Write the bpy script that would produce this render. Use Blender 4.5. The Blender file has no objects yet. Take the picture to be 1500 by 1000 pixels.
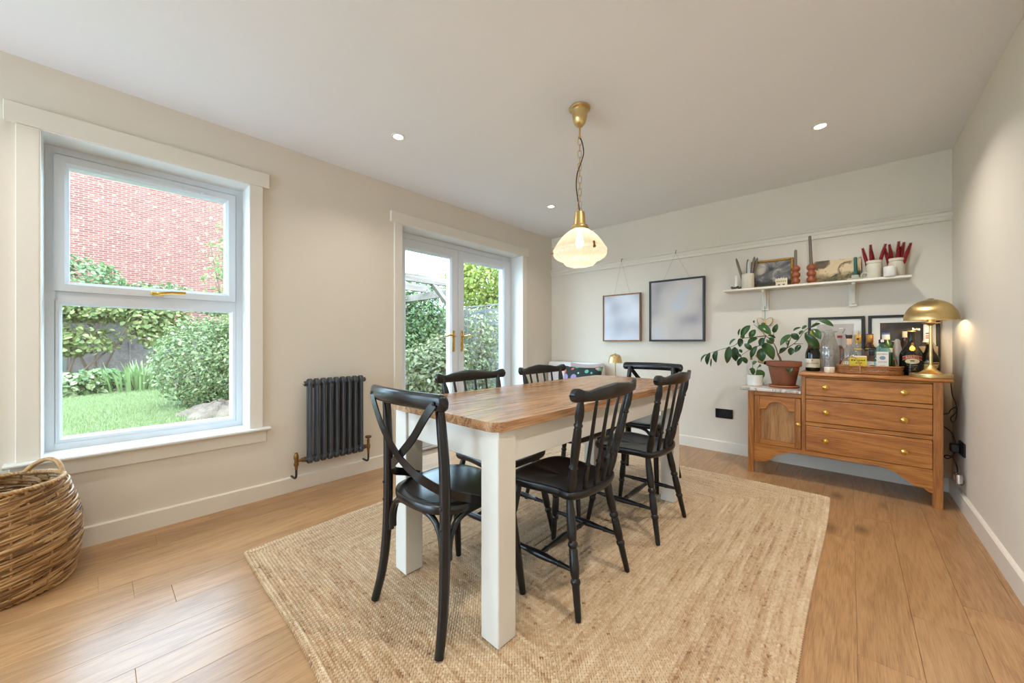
import bpy, math, random
import numpy as np
from mathutils import Vector, Matrix, Euler

random.seed(7)
rng = np.random.default_rng(11)
PI = math.pi
scene = bpy.context.scene
col = scene.collection

# ------------------------------------------------------------------ camera, sky, sun, exposure
cam_data = bpy.data.cameras.new('camera')
cam_data.sensor_width = 36.0
cam_data.lens = 548.0 / 1500.0 * 36.0
cam_data.clip_start = 0.03
cam_data.clip_end = 200
cam = bpy.data.objects.new('camera', cam_data)
cam.location = (0.0, 0.0, 1.053)
cam.rotation_euler = (PI / 2, 0.0, 0.7353)
col.objects.link(cam)
scene.camera = cam

world = bpy.data.worlds.new('overcast_sky')
scene.world = world
world.use_nodes = True
_bg = world.node_tree.nodes['Background']
_bg.inputs['Color'].default_value = (0.55, 0.78, 1.0, 1)
_bg.inputs['Strength'].default_value = 12.0

sun_data = bpy.data.lights.new('sun', 'SUN')
sun_data.energy = 3.0
sun_data.angle = math.radians(12)
sun_data.color = (1.0, 0.95, 0.86)
sun = bpy.data.objects.new('sun', sun_data)
sun.rotation_euler = (math.radians(10), math.radians(42), 0)
col.objects.link(sun)

scene.view_settings.view_transform = 'Standard'
scene.view_settings.look = 'None'
scene.view_settings.gamma = 1.0
scene.view_settings.use_curve_mapping = False
scene.view_settings.exposure = 0.17
DOWNLIGHT_W = 9.2      # row by the plain wall; the row by the garden side is dimmed
PENDANT_W = 5.0
LAMP_W = 20.0

try:
    scene.cycles.max_bounces = 9
    scene.cycles.diffuse_bounces = 4
    scene.cycles.glossy_bounces = 4
    scene.cycles.transmission_bounces = 8
    scene.cycles.transparent_max_bounces = 24
    scene.cycles.caustics_reflective = False
    scene.cycles.caustics_refractive = False
    scene.cycles.sample_clamp_indirect = 4.0
except Exception:
    pass

# room dimensions (metres); camera stands at x = 0, y = 0
XL, XR, YB, YF, H = -2.9185, 0.5283, 4.004, -3.3, 2.4

# ------------------------------------------------------------------ materials
def new_mat(name):
    m = bpy.data.materials.new(name)
    m.use_nodes = True
    nt = m.node_tree
    return m, nt, nt.nodes, nt.links, nt.nodes['Principled BSDF']

def rgb(r, g, b):
    f = lambda c: (c / 255.0 / 12.92) if c <= 10.31 else (((c / 255.0) + 0.055) / 1.055) ** 2.4
    return (f(r), f(g), f(b), 1.0)

def sc(c, k):
    return (min(1, c[0] * k), min(1, c[1] * k), min(1, c[2] * k), 1.0)

def coords(nt, scale=(1, 1, 1), rand=False, rot=(0, 0, 0)):
    n, l = nt.nodes, nt.links
    tc = n.new('ShaderNodeTexCoord')
    mp = n.new('ShaderNodeMapping')
    mp.inputs['Scale'].default_value = scale
    mp.inputs['Rotation'].default_value = rot
    if rand:
        oi = n.new('ShaderNodeObjectInfo')
        mu = n.new('ShaderNodeVectorMath'); mu.operation = 'SCALE'
        mu.inputs[0].default_value = (13.7, 7.3, 5.1)
        l.new(oi.outputs['Random'], mu.inputs['Scale'])
        ad = n.new('ShaderNodeVectorMath'); ad.operation = 'ADD'
        l.new(tc.outputs['Object'], ad.inputs[0]); l.new(mu.outputs[0], ad.inputs[1])
        l.new(ad.outputs[0], mp.inputs['Vector'])
    else:
        l.new(tc.outputs['Object'], mp.inputs['Vector'])
    return mp.outputs['Vector']

def ramp(nt, src, stops, interp='LINEAR'):
    r = nt.nodes.new('ShaderNodeValToRGB')
    r.color_ramp.interpolation = interp
    els = r.color_ramp.elements
    while len(els) < len(stops):
        els.new(0.5)
    for e, (p, c) in zip(els, stops):
        e.position = p; e.color = c
    nt.links.new(src, r.inputs['Fac'])
    return r.outputs['Color']

def noise(nt, vec, scale=5, detail=4, rough=0.5, dist=0.0):
    t = nt.nodes.new('ShaderNodeTexNoise')
    t.inputs['Scale'].default_value = scale
    t.inputs['Detail'].default_value = detail
    t.inputs['Roughness'].default_value = rough
    t.inputs['Distortion'].default_value = dist
    nt.links.new(vec, t.inputs['Vector'])
    return t.outputs['Fac']

def bump(nt, bsdf, h, strength=0.2, dist=0.01):
    b = nt.nodes.new('ShaderNodeBump')
    b.inputs['Strength'].default_value = strength
    b.inputs['Distance'].default_value = dist
    nt.links.new(h, b.inputs['Height'])
    nt.links.new(b.outputs['Normal'], bsdf.inputs['Normal'])

def M(name, c, rough=0.5, metal=0.0, var=0.0, vscale=8.0, bumps=None, spec=None, rand=False):
    m, nt, n, l, b = new_mat(name)
    b.inputs['Roughness'].default_value = rough
    b.inputs['Metallic'].default_value = metal
    if spec is not None:
        b.inputs['Specular IOR Level'].default_value = spec
    if var > 0:
        v = coords(nt, rand=rand)
        f = noise(nt, v, vscale, 5, 0.6)
        cc = ramp(nt, f, [(0.3, sc(c, 1 - var)), (0.7, sc(c, 1 + var))])
        l.new(cc, b.inputs['Base Color'])
    else:
        b.inputs['Base Color'].default_value = c
    if bumps:
        v2 = coords(nt)
        bump(nt, b, noise(nt, v2, bumps[0], 3, 0.6), bumps[1], bumps[2] if len(bumps) > 2 else 0.005)
    return m

def wood(name, dark, mid, light, along='y', fine=60.0, ringk=16.0, stretch=9.0, rough=0.45, rand=True, bmp=0.15,
         knots=False, spec=0.5, objvar=0.0, ringamp=0.09):
    m, nt, n, l, b = new_mat(name)
    ax = {'x': 0, 'y': 1, 'z': 2}[along]
    s = [1.0, 1.0, 1.0]; s[ax] = 1.0 / stretch
    vec = coords(nt, tuple(s), rand)
    low = noise(nt, vec, 5.0, 3, 0.55, 0.4)
    mu = n.new('ShaderNodeMath'); mu.operation = 'MULTIPLY'; mu.inputs[1].default_value = ringk
    l.new(low, mu.inputs[0])
    sn = n.new('ShaderNodeMath'); sn.operation = 'SINE'
    mu2 = n.new('ShaderNodeMath'); mu2.operation = 'MULTIPLY'; mu2.inputs[1].default_value = 2 * PI
    l.new(mu.outputs[0], mu2.inputs[0]); l.new(mu2.outputs[0], sn.inputs[0])
    s2 = [1.0, 1.0, 1.0]; s2[ax] = 1.0 / (stretch * 4)
    vf = coords(nt, tuple(s2), rand)
    fn = noise(nt, vf, fine * 4, 4, 0.65)
    a1 = n.new('ShaderNodeMath'); a1.operation = 'MULTIPLY_ADD'; a1.inputs[1].default_value = ringamp
    l.new(sn.outputs[0], a1.inputs[0]); l.new(fn, a1.inputs[2])
    big = noise(nt, coords(nt, tuple(s), rand), 2.2, 3, 0.5)
    a2 = n.new('ShaderNodeMath'); a2.operation = 'MULTIPLY_ADD'; a2.inputs[1].default_value = 0.35
    sub = n.new('ShaderNodeMath'); sub.operation = 'SUBTRACT'; sub.inputs[1].default_value = 0.5
    l.new(big, sub.inputs[0]); l.new(sub.outputs[0], a2.inputs[0]); l.new(a1.outputs[0], a2.inputs[2])
    colr = ramp(nt, a2.outputs[0], [(0.22, dark), (0.5, mid), (0.78, light)])
    if objvar:
        oi = n.new('ShaderNodeObjectInfo')
        mr = n.new('ShaderNodeMapRange'); mr.inputs['To Min'].default_value = 1 - objvar; mr.inputs['To Max'].default_value = 1 + objvar
        l.new(oi.outputs['Random'], mr.inputs['Value'])
        hv = n.new('ShaderNodeHueSaturation'); l.new(mr.outputs[0], hv.inputs['Value'])
        l.new(colr, hv.inputs['Color']); colr = hv.outputs['Color']
    if knots:
        sk = [1.0, 1.0, 1.0]; sk[ax] = 0.45
        vo = n.new('ShaderNodeTexVoronoi'); vo.inputs['Scale'].default_value = 2.6
        l.new(coords(nt, tuple(sk), rand), vo.inputs['Vector'])
        kc = ramp(nt, vo.outputs['Distance'], [(0.0, (0.16, 0.16, 0.16, 1)), (0.05, (0.5, 0.5, 0.5, 1)), (0.12, (1, 1, 1, 1))])
        mx = n.new('ShaderNodeMixRGB'); mx.blend_type = 'MULTIPLY'; mx.inputs['Fac'].default_value = 0.75
        l.new(colr, mx.inputs['Color1']); l.new(kc, mx.inputs['Color2']); colr = mx.outputs['Color']
    l.new(colr, b.inputs['Base Color'])
    b.inputs['Roughness'].default_value = rough
    b.inputs['Specular IOR Level'].default_value = spec
    if bmp:
        bump(nt, b, a1.outputs[0], bmp, 0.002)
    return m

def thin_glass(name, tint=(1, 1, 1, 1), gloss=0.10, rough=0.02, milky=0.0):
    m, nt, n, l, b = new_mat(name)
    n.remove(b)
    out = n['Material Output']
    tr = n.new('ShaderNodeBsdfTransparent'); tr.inputs['Color'].default_value = tint
    gl = n.new('ShaderNodeBsdfGlossy'); gl.inputs['Roughness'].default_value = rough
    fr = n.new('ShaderNodeFresnel'); fr.inputs['IOR'].default_value = 1.45
    ad = n.new('ShaderNodeMath'); ad.operation = 'MULTIPLY_ADD'; ad.inputs[1].default_value = 0.9; ad.inputs[2].default_value = gloss * 0.2
    ge = n.new('ShaderNodeNewGeometry'); inv = n.new('ShaderNodeMath'); inv.operation = 'SUBTRACT'; inv.inputs[0].default_value = 1.0; l.new(ge.outputs['Backfacing'], inv.inputs[1])
    fm = n.new('ShaderNodeMath'); fm.operation = 'MULTIPLY'; l.new(fr.outputs[0], fm.inputs[0]); l.new(inv.outputs[0], fm.inputs[1])
    l.new(fm.outputs[0], ad.inputs[0])
    mx = n.new('ShaderNodeMixShader')
    l.new(ad.outputs[0], mx.inputs['Fac']); l.new(tr.outputs[0], mx.inputs[1]); l.new(gl.outputs[0], mx.inputs[2])
    last = mx.outputs[0]
    if milky > 0:
        tl = n.new('ShaderNodeBsdfTranslucent'); tl.inputs['Color'].default_value = tint
        m2 = n.new('ShaderNodeMixShader'); m2.inputs['Fac'].default_value = milky
        l.new(last, m2.inputs[1]); l.new(tl.outputs[0], m2.inputs[2]); last = m2.outputs[0]
    l.new(last, out.inputs['Surface'])
    return m

def emit(name, c, s):
    m, nt, n, l, b = new_mat(name)
    b.inputs['Base Color'].default_value = (0.9, 0.9, 0.9, 1)
    b.inputs['Emission Color'].default_value = c
    b.inputs['Emission Strength'].default_value = s
    return m

def leafmat(name, c1, c2, rough=0.45, trans=0.35, rand_attr=True):
    m, nt, n, l, b = new_mat(name)
    at = n.new('ShaderNodeAttribute'); at.attribute_name = 'tint'
    oi = n.new('ShaderNodeObjectInfo')
    src = at.outputs['Fac'] if rand_attr else oi.outputs['Random']
    cc = ramp(nt, src, [(0.0, c1), (1.0, c2)])
    l.new(cc, b.inputs['Base Color'])
    b.inputs['Roughness'].default_value = rough
    if trans > 0:
        out = n['Material Output']
        tl = n.new('ShaderNodeBsdfTranslucent'); l.new(cc, tl.inputs['Color'])
        mx = n.new('ShaderNodeMixShader'); mx.inputs['Fac'].default_value = trans
        l.new(b.outputs[0], mx.inputs[1]); l.new(tl.outputs[0], mx.inputs[2]); l.new(mx.outputs[0], out.inputs['Surface'])
    return m

# ------------------------------------------------------------------ mesh building
class MB:
    """Collects verts and faces for one mesh object."""
    def __init__(self):
        self.v = []; self.f = []
    def add(self, verts, faces):
        o = len(self.v)
        self.v.extend([tuple(p) for p in verts])
        self.f.extend([tuple(i + o for i in q) for q in faces])
        return self
    def box(self, x0, x1, y0, y1, z0, z1, bev=0.0, mat=None):
        lo = (min(x0, x1), min(y0, y1), min(z0, z1)); hi = (max(x0, x1), max(y0, y1), max(z0, z1))
        if bev <= 0:
            V = [Vector((lo[0] if i == 0 else hi[0], lo[1] if j == 0 else hi[1], lo[2] if k == 0 else hi[2]))
                 for i in (0, 1) for j in (0, 1) for k in (0, 1)]
            F = [(0, 1, 3, 2), (4, 6, 7, 5), (0, 4, 5, 1), (2, 3, 7, 6), (0, 2, 6, 4), (1, 5, 7, 3)]
        else:
            b = min(bev, 0.49 * min(hi[i] - lo[i] for i in range(3)))
            V = []; idx = {}
            for i in (0, 1):
                for j in (0, 1):
                    for k in (0, 1):
                        s = (i, j, k)
                        for a in range(3):
                            p = []
                            for c in range(3):
                                e = lo[c] if s[c] == 0 else hi[c]
                                if c != a:
                                    e += b if s[c] == 0 else -b
                                p.append(e)
                            idx[(s, a)] = len(V); V.append(Vector(p))
            F = []
            for a in range(3):
                o = [c for c in range(3) if c != a]
                for sa in (0, 1):
                    q = []
                    for t in ((0, 0), (1, 0), (1, 1), (0, 1)):
                        s = [0, 0, 0]; s[a] = sa; s[o[0]] = t[0]; s[o[1]] = t[1]
                        q.append(idx[(tuple(s), a)])
                    if (sa == 1) == (a == 1):
                        q.reverse()
                    F.append(tuple(q))
            for a in range(3):
                o = [c for c in range(3) if c != a]
                for t in ((0, 0), (1, 0), (1, 1), (0, 1)):
                    q = []
                    for (sa, ax) in ((0, o[0]), (1, o[0]), (1, o[1]), (0, o[1])):
                        s = [0, 0, 0]; s[a] = sa; s[o[0]] = t[0]; s[o[1]] = t[1]
                        q.append(idx[(tuple(s), ax)])
                    F.append(tuple(q))
            for i in (0, 1):
                for j in (0, 1):
                    for k in (0, 1):
                        s = (i, j, k)
                        F.append(tuple(idx[(s, a)] for a in range(3)))
        if mat is not None:
            V = [mat @ p for p in V]
        return self.add(V, F)
    def loft(self, rings, closed=True, cap=True):
        n = len(rings[0]); V = []; F = []
        for r in rings:
            V.extend(r)
        for a in range(len(rings) - 1):
            for i in range(n if closed else n - 1):
                j = (i + 1) % n
                F.append((a * n + i, a * n + j, (a + 1) * n + j, (a + 1) * n + i))
        if cap and closed:
            F.append(tuple(reversed(range(n))))
            F.append(tuple(range((len(rings) - 1) * n, len(rings) * n)))
        return self.add(V, F)
    def lathe(self, prof, seg=24, c=(0, 0, 0), ribs=None, cap=False):
        rings = []
        for (r, z) in prof:
            ring = []
            for i in range(seg):
                t = 2 * PI * i / seg
                rr = max(r, 1e-5)
                if ribs:
                    rr *= 1 + ribs[1] * math.cos(ribs[0] * t)
                ring.append((c[0] + rr * math.cos(t), c[1] + rr * math.sin(t), c[2] + z))
            rings.append(ring)
        return self.loft(rings, True, cap)
    def sup(self, prof, seg=32, c=(0, 0, 0), cap=True):
        """prof: (z, rx, ry, exponent) super-ellipse sections."""
        rings = []
        for (z, rx, ry, e) in prof:
            ring = []
            for i in range(seg):
                t = 2 * PI * i / seg
                ct, st = math.cos(t), math.sin(t)
                ring.append((c[0] + rx * math.copysign(abs(ct) ** (2 / e), ct), c[1] + ry * math.copysign(abs(st) ** (2 / e), st), c[2] + z))
            rings.append(ring)
        return self.loft(rings, True, cap)
    def tube(self, pts, r, seg=8, closed=False, cap=True, flat=None, up=None):
        pts = [Vector(p) for p in pts]; n = len(pts)
        rs = r if isinstance(r, (list, tuple)) else [r] * n
        rings = []; prev = None
        for i, p in enumerate(pts):
            if closed:
                t = (pts[(i + 1) % n] - pts[i - 1]).normalized()
            else:
                t = (pts[min(i + 1, n - 1)] - pts[max(i - 1, 0)]).normalized()
            if up is not None:
                a = Vector(up); a = (a - t * a.dot(t))
                if a.length < 1e-6: a = t.orthogonal()
                a.normalize()
            elif prev is None:
                a = t.orthogonal().normalized()
            else:
                a = (prev - t * prev.dot(t)); a = a.normalized() if a.length > 1e-8 else t.orthogonal().normalized()
            prev = a; b = t.cross(a)
            ra, rb = (rs[i], rs[i]) if flat is None else flat
            rings.append([p + a * (ra * math.cos(2 * PI * k / seg)) + b * (rb * math.sin(2 * PI * k / seg)) for k in range(seg)])
        if closed:
            rings.append(rings[0])
            return self.loft(rings, True, False)
        return self.loft(rings, True, cap)
    def turned(self, p0, p1, prof, seg=10):
        p0 = Vector(p0); p1 = Vector(p1)
        t = (p1 - p0).normalized(); a = t.orthogonal().normalized(); b = t.cross(a)
        rings = [[p0.lerp(p1, u) + a * (r * math.cos(2 * PI * k / seg)) + b * (r * math.sin(2 * PI * k / seg)) for k in range(seg)] for (u, r) in prof]
        return self.loft(rings, True, True)
    def prism(self, outline, axis, a0, a1, bev=0.0):
        """outline of 2-D points extruded along axis from a0 to a1."""
        def mk(p, a):
            if axis == 'z': return (p[0], p[1], a)
            if axis == 'y': return (p[0], a, p[1])
            return (a, p[0], p[1])
        if bev > 0:
            n = len(outline); ins = []
            for i in range(n):
                p, q, s = Vector(outline[i - 1]), Vector(outline[i]), Vector(outline[(i + 1) % n])
                d1 = (q - p).normalized(); d2 = (s - q).normalized()
                nn = Vector((-(d1.y + d2.y), d1.x + d2.x)); nn = nn.normalized() if nn.length > 1e-6 else Vector((-d1.y, d1.x))
                k = max(0.35, nn.dot(Vector((-d1.y, d1.x))))
                ins.append(q + nn * (bev / k))
            area = sum(outline[i - 1][0] * outline[i][1] - outline[i][0] * outline[i - 1][1] for i in range(n))
            if area < 0:
                ins = [Vector(o) * 2 - i_ for o, i_ in zip(outline, ins)]
            e = bev if a1 > a0 else -bev
            return self.loft([[mk(p, a0) for p in ins], [mk(p, a0 + e) for p in outline], [mk(p, a1 - e) for p in outline], [mk(p, a1) for p in ins]])
        return self.loft([[mk(p, a0) for p in outline], [mk(p, a1) for p in outline]])
    def xf(self, m, start=0):
        for i in range(start, len(self.v)):
            self.v[i] = tuple(m @ Vector(self.v[i]))
        return self
    def build(self, name, mat, parent=None, smooth=40, loc=None, attr=None):
        me = bpy.data.meshes.new(name)
        me.from_pydata(self.v, [], self.f)
        fix_normals(me)
        return mesh_obj(name, me, mat, parent, smooth, loc)

def fix_normals(me):
    import bmesh
    bm = bmesh.new(); bm.from_mesh(me)
    bmesh.ops.recalc_face_normals(bm, faces=bm.faces)
    bm.to_mesh(me); bm.free()

def mesh_obj(name, me, mat, parent=None, smooth=40, loc=None):
    if mat is not None:
        me.materials.append(mat)
    if smooth:
        me.polygons.foreach_set('use_smooth', [True] * len(me.polygons))
        if smooth < 180:
            me.set_sharp_from_angle(angle=math.radians(smooth))
    o = bpy.data.objects.new(name, me)
    col.objects.link(o)
    if parent is not None:
        o.parent = parent
    if loc is not None:
        o.location = loc
    return o

def tag(o, label=None, cat=None, group=None, kind=None):
    if label: o['label'] = label
    if cat: o['category'] = cat
    if group: o['group'] = group
    if kind: o['kind'] = kind
    return o

def thing(name, loc, label, cat, group=None, rz=0.0):
    o = bpy.data.objects.new(name, None)
    o.empty_display_size = 0.05
    col.objects.link(o)
    o.location = loc; o.rotation_euler = (0, 0, rz)
    return tag(o, label, cat, group)

def struct(o, label=None):
    o['kind'] = 'structure'
    if label: o['label'] = label
    return o

KIDS = {}
def copy_tree(o, parent=None):
    c = o.copy(); col.objects.link(c); c.parent = parent
    for ch in list(o.children):
        copy_tree(ch, c)
    return c

def inst(name, me, parent, m):
    """another object sharing mesh data, with local matrix m"""
    o = bpy.data.objects.new(name, me); col.objects.link(o)
    o.parent = parent; o.matrix_local = m
    return o

def arc(c, r, a0, a1, n, plane='xz', y=0.0):
    out = []
    for i in range(n + 1):
        t = a0 + (a1 - a0) * i / n
        p, q = c[0] + r * math.cos(t), c[1] + r * math.sin(t)
        out.append((p, y, q) if plane == 'xz' else ((p, q, y) if plane == 'xy' else (y, p, q)))
    return out

def smoothpath(pts, n=6):
    """Catmull-Rom through pts"""
    P = [Vector(p) for p in pts]; out = []
    for i in range(len(P) - 1):
        p0, p1, p2, p3 = P[max(i - 1, 0)], P[i], P[i + 1], P[min(i + 2, len(P) - 1)]
        for k in range(n):
            t = k / n
            out.append(0.5 * ((2 * p1) + (p2 - p0) * t + (2 * p0 - 5 * p1 + 4 * p2 - p3) * t * t + (3 * p1 - p0 - 3 * p2 + p3) * t ** 3))
    out.append(P[-1])
    return out

def text_mesh(body, size, mat, parent, name='lettering', m=Matrix(), bend=None, extrude=0.0002, align='CENTER', wide=1.0):
    cu = bpy.data.curves.new(name, 'FONT')
    cu.body = body; cu.size = size; cu.extrude = extrude
    cu.align_x = align; cu.align_y = 'CENTER'; cu.resolution_u = 2
    to = bpy.data.objects.new(name, cu)
    me = bpy.data.meshes.new_from_object(to)
    bpy.data.objects.remove(to)
    # text lies in xy facing +z -> stand it up in xz facing -y
    for v in me.vertices:
        x, y, z = v.co.x * wide, v.co.y, v.co.z
        if bend:
            t = x / bend
            v.co = (bend * math.sin(t) * (1 + z / bend), -bend * math.cos(t) - z, y)
        else:
            v.co = (x, -z, y)
    me.transform(m)
    o = mesh_obj(name, me, mat, parent, 0)
    return o

# ------------------------------------------------------------------ palette
WALL = M('wall_paint', rgb(224, 213, 197), 0.75, var=0.012, vscale=3, bumps=(220, 0.05, 0.001))
CEIL = M('ceiling_paint', rgb(243, 244, 247), 0.85, bumps=(180, 0.04, 0.001))
TRIM = M('trim_paint', rgb(230, 222, 208), 0.45)
REVEAL = M('reveal_paint', rgb(238, 238, 234), 0.5)
UPVC = M('sky_tinted_upvc', rgb(228, 234, 241), 0.28)  # white frame colour with a faint skylight blue mixed in
GASKET = M('black_gasket', rgb(40, 40, 42), 0.6)
PANE = thin_glass('window_glass', (0.97, 0.99, 0.99, 1))
BRASS = M('polished_brass', rgb(212, 168, 84), 0.22, 1.0)
BRUSHED = M('brushed_brass', rgb(206, 178, 122), 0.32, 1.0, var=0.06, vscale=60)
_n, _l = BRUSHED.node_tree.nodes, BRUSHED.node_tree.links
_t = _n.new('ShaderNodeTangent'); _t.direction_type = 'RADIAL'; _t.axis = 'Z'
_l.new(_t.outputs[0], _n['Principled BSDF'].inputs['Tangent']); _n['Principled BSDF'].inputs['Anisotropic'].default_value = 0.75
OLDBRASS = M('aged_brass', rgb(140, 104, 58), 0.42, 1.0, var=0.2, vscale=80)
CHROME = M('chrome', rgb(215, 215, 215), 0.18, 1.0)
BLACKPL = M('black_plastic', rgb(22, 22, 23), 0.4)
CABLE = M('black_cable', rgb(14, 14, 14), 0.6)
FLOORW = wood('oak_floor', rgb(132, 94, 60), rgb(168, 126, 84), rgb(186, 146, 104), 'y', 70, 11, 8, 0.30, bmp=0.08, knots=True, objvar=0.12, ringamp=0.06)
GROOVE = M('floor_groove', rgb(120, 92, 66), 0.8)
TABLEW = wood('waxed_pine', rgb(104, 66, 38), rgb(170, 126, 86), rgb(204, 162, 120), 'y', 50, 12, 10, 0.23, bmp=0.25, knots=True, objvar=0.06)
TABLEP = M('white_table_paint', rgb(220, 214, 203), 0.5, var=0.02, vscale=6, bumps=(60, 0.08, 0.001))
SIDEW = wood('antique_pine_x', rgb(126, 70, 24), rgb(178, 112, 46), rgb(200, 140, 72), 'x', 90, 9, 7, 0.40, bmp=0.12)
SIDEV = wood('antique_pine_z', rgb(118, 66, 26), rgb(166, 104, 48), rgb(190, 132, 72), 'z', 90, 8, 7, 0.40, bmp=0.12)
DOORW = wood('pale_door_panel', rgb(116, 76, 38), rgb(168, 122, 74), rgb(192, 150, 102), 'z', 50, 8, 6, 0.45, bmp=0.15)
GAP = M('dark_gap', rgb(40, 24, 12), 0.9)
BLACKW = M('black_painted_wood', rgb(22, 22, 23), 0.30, var=0.25, vscale=30, bumps=(90, 0.12, 0.002))
BLACKC = M('black_lacquered_bentwood', rgb(20, 20, 21), 0.25, var=0.3, vscale=24, bumps=(110, 0.12, 0.002))
RADM = M('anthracite_radiator', rgb(58, 60, 64), 0.45)
WHITEC = M('white_ceramic', rgb(226, 222, 212), 0.4, var=0.03)
CREAM = M('cream_stoneware', rgb(206, 196, 176), 0.5, var=0.05, vscale=20)
TERRA = M('terracotta', rgb(134, 78, 52), 0.75, var=0.18, vscale=14, bumps=(60, 0.15, 0.002))
TERRAS = M('terracotta_saucer', rgb(164, 98, 60), 0.7, var=0.1, vscale=14)
RUST = M('rust_glaze', rgb(142, 74, 42), 0.35, var=0.25, vscale=40)
GREYWAX = M('grey_brown_wax', rgb(110, 98, 84), 0.55)
TEALWAX = M('teal_wax', rgb(26, 88, 82), 0.5)
IVORY = M('ivory_wax', rgb(238, 228, 204), 0.5)
SAGE = M('sage_ceramic', rgb(178, 178, 158), 0.45)
SOIL = M('potting_soil', rgb(52, 38, 28), 0.95, var=0.4, vscale=60)
STEM = M('woody_stem', rgb(92, 70, 48), 0.7, var=0.2, vscale=50)
WICKER = M('wicker_weave', rgb(178, 138, 88), 0.45, var=0.35, vscale=40, rand=False)
WICKERD = M('wicker_stake', rgb(168, 126, 80), 0.6, var=0.2, vscale=30)
RATTAN = M('rattan', rgb(160, 104, 58), 0.5, var=0.25, vscale=50)
PAPER = M('cream_label', rgb(226, 214, 186), 0.6)
INK = M('dark_ink', rgb(36, 28, 24), 0.6)
GREENG = M('dark_green_glass', rgb(10, 20, 14), 0.06)
BLACKG = M('black_glass_bottle', rgb(14, 10, 9), 0.07)
FOIL = M('gold_foil', rgb(206, 172, 96), 0.35, 0.9)
CLEARG = thin_glass('clear_bottle_glass', (0.965, 0.98, 0.975, 1), 0.3, 0.03, 0.12)
BLUEG = thin_glass('blue_bottle_glass', (0.55, 0.83, 0.88, 1), 0.3, 0.03, 0.10)
LIMEG = M('green_bottle_glass', rgb(34, 86, 30), 0.08)
AMBERG = thin_glass('amber_spirit', (0.74, 0.36, 0.11, 1), 0.3, 0.03)
PINKG = thin_glass('rose_amber_spirit', (0.72, 0.34, 0.20, 1), 0.3, 0.03)
CUTG = thin_glass('cut_crystal', (0.975, 0.985, 0.985, 1), 0.5, 0.05, 0.22)
BLACKF = M('black_picture_frame', rgb(24, 21, 20), 0.4)
OAKF = wood('oak_frame', rgb(104, 68, 40), rgb(146, 104, 66), rgb(166, 124, 84), 'z', 60, 6, 8, 0.5)
GILT = M('gilt_frame', rgb(168, 126, 58), 0.38, 0.75, var=0.25, vscale=60)
MOUNT = M('white_mount', rgb(246, 242, 234), 0.8)
WHITEPL = M('white_plaster', rgb(226, 226, 226), 0.7)

# ------------------------------------------------------------------ room shell
WT = 0.32                     # wall thickness
WY0, WY1, WZ0, WZ1 = -0.19, 0.664, 0.483, 2.078      # window opening
DY0, DY1, DZ1 = 1.777, 3.40, 2.077                   # french door opening
xo = XL - WT

m = MB()
GY0, GY1, GZ1 = -2.95, -1.45, 2.26                   # unseen garden doors, added behind the camera to let in daylight
m.box(xo, XL, YF - WT, GY0, -0.2, H); m.box(xo, XL, GY0, GY1, GZ1, H); m.box(xo, XL, GY0, GY1, -0.2, 0.0); m.box(xo, XL, GY1, WY0, -0.2, H)
m.box(xo, XL, WY0, WY1, -0.2, WZ0 - 0.02); m.box(xo, XL, WY0, WY1, WZ1, H)
m.box(xo, XL, WY1, DY0, -0.2, H)
m.box(xo, XL, DY0, DY1, DZ1, H); m.box(xo, XL, DY0, DY1, -0.2, -0.03)
m.box(xo, XL, DY1, YB + WT, -0.2, H)
struct(m.build('wall_left', WALL, smooth=0))
struct(MB().box(XL, XR + WT, YB, YB + WT, -0.2, H).build('wall_back', WALL, smooth=0))
struct(MB().box(XR, XR + WT, YF - WT, YB, -0.2, H).build('wall_right', WALL, smooth=0))
FX0, FX1, FZ0, FZ1 = -2.85, -1.05, 0.06, 2.26         # unseen opening, added behind the camera and sized for its daylight
m = MB()
m.box(XL, FX0, YF - WT, YF, -0.2, H); m.box(FX1, XR, YF - WT, YF, -0.2, H)
m.box(FX0, FX1, YF - WT, YF, FZ1, H); m.box(FX0, FX1, YF - WT, YF, -0.2, FZ0)
struct(m.build('wall_front', WALL, smooth=0))
fw = MB()
for x in (FX0, FX0 + 0.87, FX1 - 0.06):
    fw.box(x, x + 0.06, YF - 0.16, YF - 0.10, FZ0, FZ1, 0.006)
fw.box(FX0, FX1, YF - 0.16, YF - 0.10, FZ0, FZ0 + 0.06, 0.006); fw.box(FX0, FX1, YF - 0.16, YF - 0.10, FZ1 - 0.06, FZ1, 0.006)
struct(fw.build('added_window_2', UPVC))  # frame of the added opening
fw = MB()
for y in (GY0, GY0 + 0.72, GY1 - 0.06):
    fw.box(-3.16, -3.09, y, y + 0.06, 0, GZ1, 0.006)
fw.box(-3.16, -3.09, GY0, GY1, 0.0, 0.06, 0.006); fw.box(-3.16, -3.09, GY0, GY1, GZ1 - 0.06, GZ1, 0.006)
struct(fw.build('added_door_2', UPVC))  # frame of the added garden doors
struct(MB().box(xo - 0.3, XR + WT + 0.3, YF - WT - 0.3, YB + WT + 0.3, H, H + 0.25).build('ceiling', CEIL, smooth=0))

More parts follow.
